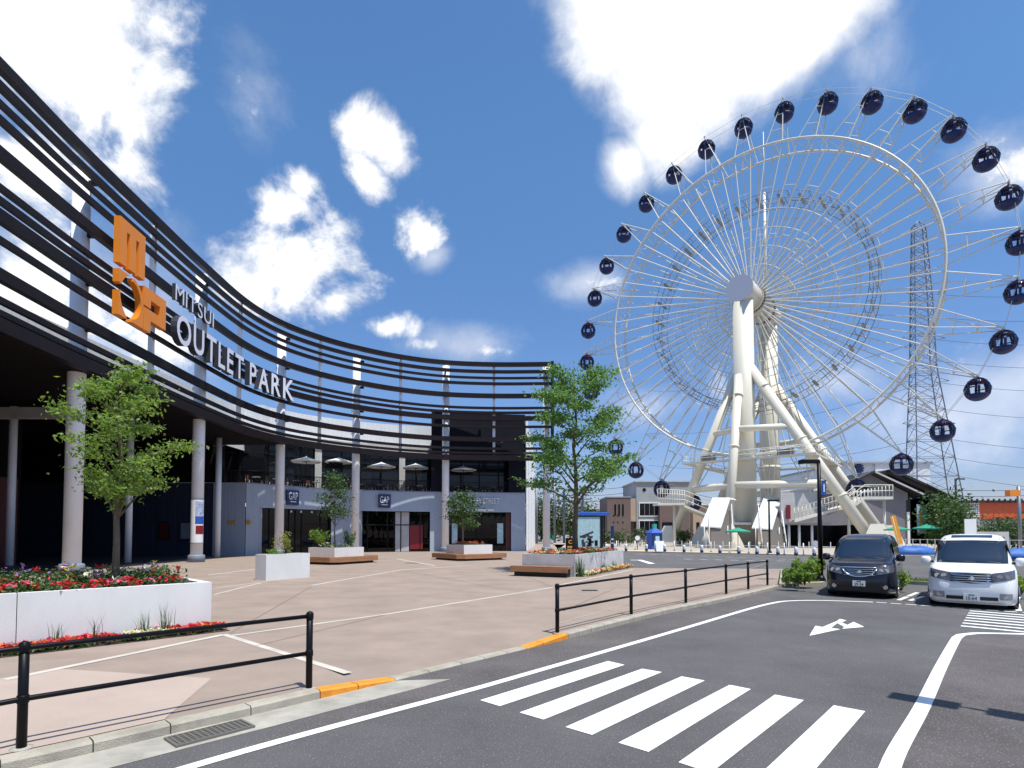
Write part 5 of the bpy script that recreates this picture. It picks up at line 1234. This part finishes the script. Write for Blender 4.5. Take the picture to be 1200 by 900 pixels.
b = MB(); b.loft([[(-19*sc, y0, a_), (-19*sc, y0+2.2, a_+.25), (-19*sc, y0+2.2, a_+.5), (-19*sc, y0, a_+.35)] if k == 0 else [(16*sc, y0, a_-.05), (16*sc, y0+2.2, a_+.2), (16*sc, y0+2.2, a_+.42), (16*sc, y0, a_+.28)] for k, y0 in ((0, -1), (1, -1))], True, True); b.build('canopy', 'blue', t)
b = MB()
for x in (-16*sc, 12*sc): b.tube([(x, .5, 0), (x, .5, a_+.1)], .09, 8)
b.build('post', 'frame_dark', t); b = MB(); b.box(-16*sc, 12*sc, .48, .5, .3, 2.2); b.build('side_pane', 'pane', t)
p = G(717.5, 651, PZ); q = at(717.5, 616, p.y); t = thing('column_sign', 'slim navy column sign with white marks beside the map board', 'sign', (p.x, p.y, PZ))
b = MB(); b.rbox(0, 0, 0, q.z-PZ, .13, .1, 0, .01); b.build('column', 'navy_sign', t); b = MB(); b.box(-.09, .09, -.112, -.102, 1.3, 1.42); b.box(-.09, .09, -.112, -.102, 1.0, 1.08); b.build('mark', 'white', t)
p = G(767, 643.5, PZ); sc = p.y/FOC; t = thing('ticket_booth', 'small blue booth with hipped roof and teal cube on top', 'booth', (p.x, p.y, PZ), .35); h = (641-622)*sc; w_ = 7*sc
b = MB(); b.box(-w_, w_, -w_*.8, w_*.8, 0, h); b.build('wall', 'blue', t); b = MB(); b.loft([[(-w_*1.2, -w_, h), (w_*1.2, -w_, h), (w_*1.2, w_, h), (-w_*1.2, w_, h)], [(-w_*.4, -w_*.3, h+.5), (w_*.4, -w_*.3, h+.5), (w_*.4, w_*.3, h+.5), (-w_*.4, w_*.3, h+.5)]], True, True); b.build('roof', 'blue', t)
b = MB(); b.box(-w_*.32, w_*.32, -w_*.25, w_*.25, h+.5, h+1.05); b.build('sign_cube', 'teal', t); b = MB(); b.box(-w_*.35, w_*.4, -w_*.8-.04, -w_*.8-.005, .1, h*.8); b.build('window', 'poster', t)
b = MB(); b.box(w_*.55, w_*.95, -w_*.8-.05, -w_*.8-.006, .5, h*.9); b.box(-w_*.95, -w_*.5, -w_*.8-.05, -w_*.8-.006, .5, h*.9); b.build('shutter', 'navy_sign', t)
p = G(773, 646.5, PZ); t = thing('folding_sign', 'white folding board sign standing before the blue booth', 'sign', (p.x, p.y, PZ))
b = MB(); b.obox((0, -.25, .55), Vector((1, 0, 0)), Vector((0, .96, -.27)), Vector((0, .27, .96)), .42, .02, .55); b.obox((0, .05, .55), Vector((1, 0, 0)), Vector((0, .96, .27)), Vector((0, -.27, .96)), .42, .02, .55); b.build('board', 'white', t)
p = G(747, 644, PZ); q = at(747, 630.5, p.y); t = thing('round_sign', 'round white traffic disc on a thin post before the grey house', 'sign', (p.x, p.y, PZ)); b = MB(); b.tube([(0, 0, 0), (0, 0, q.z-PZ)], .05, 6); b.build('post', 'steel_dark', t); b = MB(); b.tube([(0, -.09, q.z-PZ), (0, -.05, q.z-PZ)], .28, 20); b.build('disc', 'white', t)
p = G(955.5, 651, PZ); q = at(955.5, 637, p.y); t = thing('round_sign', 'oval lilac sign on a white post left of the tall lamp post', 'sign', (p.x, p.y, PZ)); b = MB(); b.tube([(0, 0, 0), (0, 0, q.z-PZ)], .06, 6); b.build('post', 'white', t); b = MB(); b.tube([(0, -.11, q.z-PZ), (0, -.07, q.z-PZ)], .25, 20); b.build('disc', 'cap', t)
# bollards
def bollard(kind):
    t = thing('bollard', 'x', 'bollard', (0, 0, 0), 0, 'bollards along the far pavement')
    if kind == 0:
        b = MB(); b.lathe([(.16, 0), (.16, .75), (.14, .82), (.02, .86)], 10); b.build('post', 'white', t); b = MB(); b.lathe([(.17, .12), (.17, .38)], 10); b.build('blue_band', 'navy_sign', t)
    else:
        b = MB(); b.tube([(0, 0, 0), (0, 0, 1.15)], .055, 8); b.build('post', 'white', t); b = MB(); b.lathe([(.14, 0), (.12, .06), (.06, .1)], 8); b.build('base', 'navy_sign', t)
    return t
bo = [bollard(0), bollard(1)]; used = [False, False]; cnt = [0, 0]
BL = [(x, 645+max(0, (x-760))*.033) for x in range(712, 960, 11)]
for i, (px, py) in enumerate(BL):
    k = 0 if i % 2 == 0 else 1; px += R.uniform(-2, 2); p = G(px, py+(1.6 if k == 0 else -.6), PZ)
    if used[k]: o = copy_tree(bo[k])
    else: o = bo[k]; used[k] = True
    o.location = p; o.rotation_euler = (0, 0, R.uniform(-.2, .2)); o.scale = (.85, .85, .88)
    o['label'] = ('stout white bollard with navy band, %s from the left along the far pavement' if k == 0 else 'thin white post bollard, %s from the left along the far pavement') % ORD[cnt[k]]; cnt[k] += 1
# barrier of white posts and chain behind the bollards
def fence(label, pts, h, m, step, rails, name='picket_fence'):
    t = thing(name, label, 'fence', (pts[0][0], pts[0][1], PZ)); b = MB(); c = MB()
    for (x0, y0), (x1, y1) in zip(pts, pts[1:]):
        L = math.hypot(x1-x0, y1-y0); n_ = max(1, int(L/step))
        for k in range(n_+1): q = k/n_; x, y = x0+(x1-x0)*q, y0+(y1-y0)*q; b.box(x-.028, x+.028, y-.028, y+.028, PZ, PZ+h)
        for z in rails: c.tube([(x0, y0, PZ+z), (x1, y1, PZ+z)], .02, 5)
    b.build('pickets', m, t, True); c.build('rail', m, t, True)
f0, f1, f2, f3 = G(706, 642, PZ), G(762, 642, PZ), G(790, 642.5, PZ), G(1000, 646.5, PZ)
fence('low white fence left of the blue booth', [f0[:2], f1[:2]], .95, 'white', .9, (.5,), 'chain_fence'); fence('low white fence along the foot of the wheel station', [f2[:2], f3[:2]], .95, 'white', 1.0, (.45,), 'chain_fence')
f4, f5 = G(1030, 648, PZ), G(1290, 655, PZ); fence('white railing fence behind the two vans', [f4[:2], f5[:2]], 1.35, 'steel_white', .55, (.3, 1.3))
# sunshades near the wheel
for px, py, gy, r_, lab in ((865, 618, 645.5, 1.3, 'green parasol at the foot of the front wheel leg'), (1052, 616, 644, 1.35, 'green parasol behind the roof of the black van'), (1087, 614, 644, 1.5, 'green parasol between the two vans under the dark house')):
    p = G(px, gy, PZ); q = at(px, py, p.y); umbrella(lab, (p.x, p.y, PZ), r_, q.z-PZ, 'green_canvas', 'green parasols near the wheel')
# pools under blue covers
for px, gy, w_, lab in ((1071, 650, 1.7, 'bright blue covered mound behind the fence between the vans'), (1205, 655, 2.2, 'bright blue cover at the right frame edge behind the white van')):
    p = G(px, gy, PZ); t = thing('blue_cover', lab, 'cover', p); b = MB(); rr = random.Random(4); rings = []
    for q, z in ((1., 0), (1.03, .25), (.85, .55), (.5, .72), (.05, .76)): rings.append([(w_*q*math.cos(2*PI*j/24)*(1+rr.uniform(-.04, .04)), .9*q*math.sin(2*PI*j/24), z*(1+rr.uniform(-.1, .1))) for j in range(24)])
    b.loft(rings, True, True, True); b.build('sheet', 'blue_tarp', t); b = MB(); b.lathe([(w_*.8, -.02), (w_*.8, .2)], 20); b.v = [(x, y*.4, z) for x, y, z in b.v]; b.build('tub', 'black_metal', t)

# ================================================================== houses and far things
def boxhouse(name, label, px0, px1, ytop, Y, depth, wallm, cat='building'):
    a, c = at(px0, ytop, Y), at(px1, ytop, Y); t = thing(name, label, cat, ((a.x+c.x)/2, Y, PZ)); return t, a, c
t, a, c = boxhouse('brown_house', 'low brown tiled house with slit windows left of the grey house', 711.5, 739, 583, 116, 10, 'brown_wall')
b = MB(); b.wall([(a.x, 126), (a.x, 116), (c.x, 116), (c.x, 126), (a.x, 126)], PZ, a.z); b.build('wall', 'brown_wall', t, True); b = MB(); b.box(a.x-.1, c.x+.1, 115.9, 126, a.z, a.z+.2); b.build('roof', 'grey_wall', t, True)
for px in (721, 725.5, 730): q0, q1 = at(px-1, 591, 116), at(px+1, 604, 116); b = MB(); b.box(q0.x, q1.x, 115.93, 116.1, q1.z, q0.z); b.build('window', 'window', t, True)
for px in (719, 724, 730):
    for py in (612, 604.2) : q0 = at(px, py, 116); b = MB(); b.box(q0.x-.13, q0.x+.13, 115.94, 116.1, q0.z-.13, q0.z+.13); b.build('small_window', 'window', t, True)
a2, c2 = at(738, 584, 116.5), at(745, 584, 116.5); b = MB(); b.box(c.x+.01, c2.x, 116.5, 125, at(740, 611, 116.5).z, a2.z); b.build('beige_wing', 'beige_wall', t, True); b = MB(); b.box(c.x+.01, c2.x, 118, 125, PZ, at(740, 611, 116.5).z); b.build('wing_base', 'brown_wall', t, True)
t, a, c = boxhouse('grey_house', 'grey two-storey house with round window behind the left wheel legs', 745.6, 808, 565, 117, 12, 'grey_wall')
b = MB(); b.box(a.x, c.x, 117, 131, PZ, a.z); b.build('wall', 'grey_wall', t, True); b = MB(); b.box(a.x-.3, c.x+.3, 116.7, 131.2, a.z, a.z+.25); b.build('roof', 'concrete', t, True)
q = at(755, 574, 117); b = MB(); b.tube([(q.x, 116.93, q.z), (q.x, 117.05, q.z)], .36, 20); b.build('round_window', 'window', t, True)
for y0, y1 in ((590, 604), (610.5, 622)):
    q0, q1 = at(749.5, y0, 117), at(772, y1, 117); b = MB(); b.box(q0.x-.2, q1.x+.2, 116.85, 117.0, q1.z-.25, q0.z+.25); f_ = b.build('window_frame', 'white', t, True); b = MB(); b.box(q0.x, q1.x, 116.82, 116.845, q1.z, q0.z); b.build('window', 'window', t, True)
    b = MB()
    for k in (1, 2, 3): x = q0.x+(q1.x-q0.x)*k/4; b.box(x-.03, x+.03, 116.8, 116.818, q1.z, q0.z)
    b.build('mullion', 'grey_wall', t, True)
a2, c2 = at(773, 590, 115.5), at(808, 590, 115.5); b = MB(); b.wall([(a2.x, 116.98), (a2.x, 115.5), (c2.x, 115.5), (c2.x, 116.98)], PZ, a2.z); b.sheet([(a2.x, 115.5), (c2.x, 115.5), (c2.x, 116.98), (a2.x, 116.98)], a2.z); b.build('brown_wing', 'brown_wall', t, True)
q0, q1 = at(776, 612, 115.5), at(788, 624, 115.5); b = MB(); b.box(q0.x, q1.x, 115.4, 115.49, q1.z, q0.z); b.build('window', 'window', t, True)
t, a, c = boxhouse('beige_kiosk', 'low beige and white block between the wheel legs', 812, 905, 592, 120, 6, 'beige_wall')
b = MB(); b.box(a.x, c.x, 120, 128, PZ, a.z); b.build('wall', 'beige_wall', t, True); b = MB(); b.box(a.x-.3, c.x+.3, 119.5, 128.3, a.z, a.z+.3); b.build('roof', 'white', t, True)
for k in range(9): q0, q1 = at(816+k*9.5, 612, 120), at(820+k*9.5, 634, 120); b = MB(); b.box(q0.x, q1.x, 119.93, 120.05, q1.z, q0.z); b.build('window', 'window', t, True)
# gabled house
Yg = 96; t = thing('gabled_house', 'large grey gabled house with black roof and black side under the pylon', 'building', (58, Yg, PZ))
e0_, pk_, e1_ = at(943, 590, Yg), at(1020, 555, Yg), at(1072, 579, Yg); base0 = PZ
b = MB(); o0 = [(e0_.x, Yg, PZ), (e1_.x-1.2, Yg, PZ), (e1_.x-1.2, Yg, e1_.z+.2), (pk_.x, Yg, pk_.z-.2), (e0_.x, Yg, e0_.z)]
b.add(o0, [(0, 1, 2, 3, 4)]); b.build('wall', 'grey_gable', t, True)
sr, sl = Vector((14, 20, 0)), 0
r1_ = e1_+Vector((9.5, 13, -1.2))
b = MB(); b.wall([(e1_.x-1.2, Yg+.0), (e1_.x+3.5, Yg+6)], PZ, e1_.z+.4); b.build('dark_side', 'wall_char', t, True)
pk2 = at(1036, 554, Yg+7); ee = at(1111, 587, Yg+7)
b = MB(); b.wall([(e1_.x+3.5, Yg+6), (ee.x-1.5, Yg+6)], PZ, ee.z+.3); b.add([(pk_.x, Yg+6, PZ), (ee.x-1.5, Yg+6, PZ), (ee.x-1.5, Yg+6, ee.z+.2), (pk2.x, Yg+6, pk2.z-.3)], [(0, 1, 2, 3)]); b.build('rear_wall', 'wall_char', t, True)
def slab(b, p0, p1, y0, y1, th): b.loft([[(p.x, y0, p.z), (p.x, y1, p.z), (p.x, y1, p.z+th), (p.x, y0, p.z+th)] for p in (p0, p1)], True, True)
b = MB(); slab(b, e0_+Vector((-1, 0, -.4)), pk_, Yg-1.2, Yg+6, .35); slab(b, pk_, e1_+Vector((.6, 0, -.3)), Yg-1.2, Yg+6, .35); slab(b, pk2, ee, Yg+4.5, Yg+20, .45); slab(b, e0_+Vector((4, 0, 0)), pk2, Yg+6.2, Yg+20, .45); b.build('roof', 'black_roof', t, True)
b = MB(); slab(b, pk_+Vector((0, 0, .03)), e1_+Vector((.6, 0, -.27)), Yg-1.32, Yg-1.21, .3); b.build('verge', 'concrete', t, True)
b = MB(); slab(b, pk2+Vector((6, 0, -2.3)), ee+Vector((0, 0, .1)), Yg+4.38, Yg+4.49, .3); b.build('verge', 'concrete', t, True)
q0, q1 = at(1062, 600, Yg), at(1066, 650, Yg); b = MB(); b.box(q0.x, q0.x+.4, Yg-.25, Yg-.02, PZ, q0.z); b.build('downpipe', 'white', t, True)
q0, q1 = at(1062, 586, Yg), at(1065.5, 606, Yg); b = MB(); b.box(q0.x, q1.x, Yg-.1, Yg-.02, q1.z, q0.z); b.build('window', 'window', t, True)
t = thing('wall_banner', 'tall banner of aqua and orange stripes on the black house side', 'banner', (0, 0, 0)); q0, q1 = at(1074, 591, Yg+5.5), at(1086, 625, Yg+5.5); t.location = ((q0.x+q1.x)/2, Yg+5.5, q1.z)
b = MB(); b.box(q0.x, q1.x, Yg+5.45, Yg+5.55, q1.z, q0.z); b.build('panel', 'poster', t, True); w_ = q1.x-q0.x
b = MB(); b.box(q0.x+w_*.3, q0.x+w_*.45, Yg+5.4, Yg+5.44, q1.z+.5, q0.z-.8); b.build('orange_stripe', 'orange_sign', t, True); b = MB(); b.box(q0.x+w_*.55, q1.x-.1, Yg+5.4, Yg+5.44, q1.z+.4, q0.z-.2); b.build('teal_stripe', 'teal', t, True)
t = thing('yellow_banner', 'thin slanting amber banner pole right of the black van roof', 'banner', (*G(1049, 646, PZ)[:2], PZ)); b = MB(); b.obox((-.2, 0, 2.2), Vector((.97, 0, -.25)), Vector((0, 1, 0)), Vector((.25, 0, .97)), .28, .02, 1.5); b.v = [(-x, y, z) for x, y, z in b.v]; b.build('cloth', 'amber', t); b = MB(); b.tube([(.6, 0, 0), (-.2, 0, 3.6)], .03, 5); b.build('pole', 'white', t)
# far mall block with red and blue signs
Ym = 150; t = thing('far_store', 'pale grey store block far behind the gabled house with red and blue marks', 'building', (95, Ym, 0)); a, c = at(992, 541, Ym), at(1088, 549, Ym)
a1_ = at(1024, 543, Ym)
b = MB(); b.wall([(a.x, Ym+40), (a.x, Ym), (a1_.x, Ym), (a1_.x, Ym-.6), (c.x, Ym-.6), (c.x, Ym+40)], 0, a.z-.6); b.build('wall', 'wall_pale', t, True); b = MB(); b.box(a.x-.5, c.x+.5, Ym-1, Ym+40, a.z-.6, a.z-.1); b.build('roof', 'grey_wall', t, True)
q = at(1010, 559.5, Ym); b = MB()
v, f, nn_ = txt('JOI', 2.6, .2, .06); 
for fc in f: b.face(fc)
b.v = [(p_[0]+q.x-.9, Ym-.3+p_[1], p_[2]+q.z-1.) for p_ in v]; b.build('red_sign', 'red_panel', t, True)
q = at(1006, 549, Ym); b = MB()
for k in range(5): a_ = PI*k/5; b.obox((q.x, Ym-.3, q.z), Vector((math.cos(a_), 0, math.sin(a_))), Vector((0, 1, 0)), Vector((-math.sin(a_), 0, math.cos(a_))), 1.3, .1+.01*k, .22)
b.build('blue_sign', 'navy_sign', t, True)
# orange shed and box sign
Yo = 92; t = thing('orange_shed', 'long low shed with orange cladding at the right edge', 'building', (80, Yo, 0)); a, c = at(1147, 589, Yo), at(1290, 589, Yo); m_ = at(1147, 608, Yo)
b = MB(); b.wall([(a.x, Yo+12), (a.x, Yo), (c.x, Yo)], m_.z, a.z); b.build('cladding', 'orange_wall', t, True); b = MB(); b.wall([(a.x+.1, Yo+.1), (c.x, Yo+.1)], PZ, m_.z); b.build('wall', 'grey_gable', t, True)
l_ = at(1128, 589, Yo); b = MB(); b.box(l_.x, c.x, Yo-.5, Yo+13, a.z, a.z+.35); b.build('roof', 'black_roof', t, True)
b = MB()
for k in range(40): x = l_.x+k*.9; b.box(x, x+.3, Yo-.6, Yo-.51, a.z+.2, a.z+.6)
b.build('gutter_brackets', 'black_roof', t, True)
b = MB(); z0_ = at(1130, 605, Yo).z
for k in range(9): x = l_.x+.1+(a.x-l_.x-.2)*k/8; b.box(x-.05, x+.05, Yo-.05, Yo+.05, PZ, a.z)
for k in range(8): z = z0_+(a.z-z0_)*k/7.5; b.box(l_.x, a.x, Yo-.12, Yo-.06, z-.06, z+.06)
b.build('white_lattice', 'lattice_white', t, True)
t = thing('box_sign', 'orange box sign on a dark pole above the orange shed', 'sign', (*G(1191, 647, PZ)[:2], PZ)); Yb = t.location.y; q0, q1 = at(1180.5, 574.5, Yb), at(1192.5, 581.5, Yb)
b = MB(); b.box(q0.x, q1.x, Yb-.3, Yb+.3, q1.z, q0.z); b.build('panel', 'orange_sign', t, True); b = MB(); q = at(1193.5, 570, Yb); b.tube([(q.x, Yb, PZ), (q.x, Yb, q.z)], .16, 8); b.build('pole', 'pylon', t, True)
for px, w_, h, lab, m_ in ((1138, 1.1, 3.2, 'tall white banner sign beside the hedge left of the white van', 'white'), (1164, 3.0, 2.0, 'white low board above the white van roof', 'concrete')):
    p = G(px, 648, PZ); t = thing('board_sign', lab, 'sign', p); b = MB(); b.box(-w_/2, w_/2, -.04, .04, .5, h); b.build('panel', m_, t); b = MB()
    for x in (-w_*.4, w_*.4): b.tube([(x, .06, 0), (x, .06, h)], .04, 5)
    b.build('post', 'frame_dark', t)
# background trees on the right
def crownball(name, label, px, gy, rx, H, nl, s, leaf, seed, Y=None):
    p = G(px, gy, PZ); tree(name, label, (p.x, p.y, PZ), H, .16, lambda q: rx*(1-.9*q*q)**.5*(.75+.25*min(1, q*4)), 20, nl, s, seed, leaf, 'bark', .15, 0, rx*.42, flat=.8)
crownball('broad_tree', 'dense dark-green tree right of the gabled house', 1111, 643.5, 2.3, 6.2, 3200, .36, 'leaf_dark', 41)
crownball('broad_tree', 'dense green tree before the white lattice', 1122, 644.5, 1.5, 4.8, 1900, .34, 'leaf_dark', 42)
crownball('broad_tree', 'small green tree before the orange shed', 1172, 644.5, 2.0, 3.3, 1300, .34, 'leaf_dark', 43)
crownball('broad_tree', 'green tree at the right edge beneath the box sign', 1194, 645, 1.8, 3.2, 1300, .34, 'leaf_dark', 44)
for px, gy, rx, h, lab in ((706, 641, 2.0, 2.4, 'dark green hedge bush left of the brown house front'), (724, 640.5, 2.2, 2.2, 'dark green hedge bush before the brown house'), (750, 640, 2.0, 2.5, 'dark green bush before the grey house, left of the booth'), (801, 640, 1.6, 2.6, 'dark green bush behind the left wheel footing')):
    p = G(px, gy, PZ); bush('hedge_bush', lab, p, rx, 1.0, h, 900, .3, 'leaf_deep')
# pylon
YP = 150; t = thing('lattice_pylon', 'tall grey lattice power pylon behind the wheel on the right', 'pylon', (115, YP, 0))
tl, tr_ = at(1070, 266, YP), at(1083, 266, YP); bl, br_ = at(1067, 640, YP), at(1130, 640, YP); mid_l, mid_r = at(1069.5, 430, YP), at(1094, 430, YP)
def pw(z):
    def ip(pts):
        for (z0, x0), (z1, x1) in zip(pts, pts[1:]):
            if z0 >= z >= z1: return x0+(x1-x0)*(z0-z)/(z0-z1)
        return pts[-1][1]
    return ip([(tl.z, tl.x), (mid_l.z, mid_l.x), (bl.z, bl.x)]), ip([(tr_.z, tr_.x), (at(1090, 350, YP).z, at(1090, 350, YP).x), (mid_r.z, mid_r.x), (br_.z, br_.x)])
lv = []; z = tl.z
while z > 2: lv.append(z); x0, x1 = pw(z); z -= max(2.2, (x1-x0)*.5)
lv.append(0.)
def corner(z, k): x0, x1 = pw(z); w_ = (x1-x0); return Vector(((x0, x1, x1, x0)[k], YP+(-w_*.5, -w_*.5, w_*.5, w_*.5)[k]*.4, z))
for k in range(4): b = MB(); b.tube([corner(z, k) for z in lv], .16, 5, False); b.build('leg', 'pylon', t, True)
b = MB()
for i in range(len(lv)-1):
    for k in range(4):
        q = (k+1) % 4; b.tube([corner(lv[i], k), corner(lv[i+1], q)], .08, 4, False); b.tube([corner(lv[i], q), corner(lv[i+1], k)], .08, 4, False); b.tube([corner(lv[i], k), corner(lv[i], q)], .07, 4, False)
b.build('bracing', 'pylon', t, True)
b = MB(); c_ = (tl+tr_)/2; b.loft([[corner(tl.z, k) for k in range(4)], [c_+Vector((0, 0, 1.8))]*4], True, False); 
b = MB()
for k in range(4): b.tube([corner(tl.z, k), c_+Vector((0, 0, 1.8))], .1, 4)
b.build('peak', 'pylon', t, True)
ARM = [(345, 8), (398, 9), (448, 9), (498, 8)]
for py, L in ARM:
    z = at(1080, py, YP).z; x0, x1 = pw(z)
    for s_, xe in ((1, x1), (-1, x0)):
        b = MB(); b.tube([(xe, YP, z), (xe+s_*L*.35, YP-.5, z+.3)], .09, 4); b.tube([(xe, YP, z+1.4), (xe+s_*L*.35, YP-.5, z+.3)], .09, 4); b.build('cross_arm', 'pylon', t, True)
def wire(label, p0, p1, sag, r_=.035):
    b = MB(); p0, p1 = Vector(p0), Vector(p1); b.tube([p0.lerp(p1, k/24)-Vector((0, 0, sag*4*(k/24)*(1-k/24))) for k in range(25)], r_, 4, False); tag(b.build('power_line', 'wire'), label, 'cable', 'power lines from the pylon')
WL = [(345, 'highest'), (372, 'second'), (398, 'third'), (423, 'fourth'), (448, 'fifth'), (478, 'sixth'), (512, 'seventh'), (533, 'eighth'), (553, 'ninth')]
for i, (py, nm) in enumerate(WL):
    a = at(1098, py, YP); c = at(1450, py-30+i*6, YP-18); wire('%s thin power line running right from the pylon' % nm + ('' if i == 0 else ', counted from the highest'), a, c, 3.0, .05)
    if i in (2, 4, 6): a2 = at(1070, py+5, YP); c2 = at(760, py+60 if py < 500 else 545, YP+90); wire('%s power line running left from the pylon behind the wheel' % ('upper' if i == 2 else 'middle' if i == 4 else 'lower'), a2, c2, 4, .05)
for i, py in enumerate((568, 575, 582)):
    wire('%s low cable over the brown house at the left' % ('upper', 'middle', 'lower')[i], at(640, py+3, 130), at(760, py-2, 130), 1.0, .05); wire('%s low cable over the orange shed at the right' % ('upper', 'middle', 'lower')[i], at(1085, py+4, 110), at(1300, py-6, 110), 1.2, .05)
# far poles, container and trees left of the largest tree planter
for px, ytop, lab in ((650, 560, 'thin grey utility pole seen right of the sixth column'), (629, 566, 'thin grey utility pole at the right corner of the mall'), (683, 572, 'thin grey utility pole behind the map board'), (661, 575, 'dark utility pole behind the tree trunk')):
    p = G(px, 637, 0); q = at(px, ytop, p.y); t = thing('utility_pole', lab, 'pole', (p.x, p.y, 0)); b = MB(); b.tube([(0, 0, 0), (0, 0, q.z)], .22, 8); b.build('pole', 'pylon', t); b = MB()
    for k in (1, 2.2): b.box(-1.6, 1.6, -.1, .1, q.z-k, q.z-k+.2)
    b.build('cross_arm', 'pylon', t)
p = G(627, 632, 0); t = thing('white_container', 'white container box behind the mall corner', 'container', (p.x, p.y, 0)); b = MB(); b.box(-3, 3, 0, 5, 0, 3.2); b.build('wall', 'concrete', t); b = MB(); b.box(2, 4.2, -.1, 0, 0, 2); b.build('door', 'frame_dark', t)
p = G(647, 634, 0); t = thing('teal_panel', 'teal fence panel right of the sixth column', 'fence', (p.x, p.y, 0)); b = MB(); b.box(-1, 1, 0, .1, .3, 5); b.build('panel', 'teal', t); b = MB(); b.box(-1.1, -1, 0, .1, 0, 5); b.build('post', 'white', t)
for i, (px, h, rx) in enumerate(((622, 8, 5), (634, 11, 6), (650, 8, 5), (668, 10, 6), (686, 8, 5), (701, 7, 4.5))):
    p = G(px, 634.5, 0); tree('far_tree', '%s from the left of the far trees between the mall and the brown house' % ORD[i], (p.x, p.y, 0), h, .2, lambda q, rx=rx: rx*(1-.85*q*q)**.5*.7, 14, 1300, .7, 60+i, 'leaf_deep', 'bark', .2, 0, rx*.4, group='far trees left of the brown house', flat=.8)
b = MB(); rr = random.Random(9); xs = [-900+k*30 for k in range(61)]
b.loft([[(x, 700, -1), (x, 700, 9+rr.uniform(0, 6)), (x, 760, 16+rr.uniform(0, 10)), (x, 900, 18)] for x in xs], False, False, True); struct('hills', b, 'leaf_deep')
p = G(1000, 650, 0)
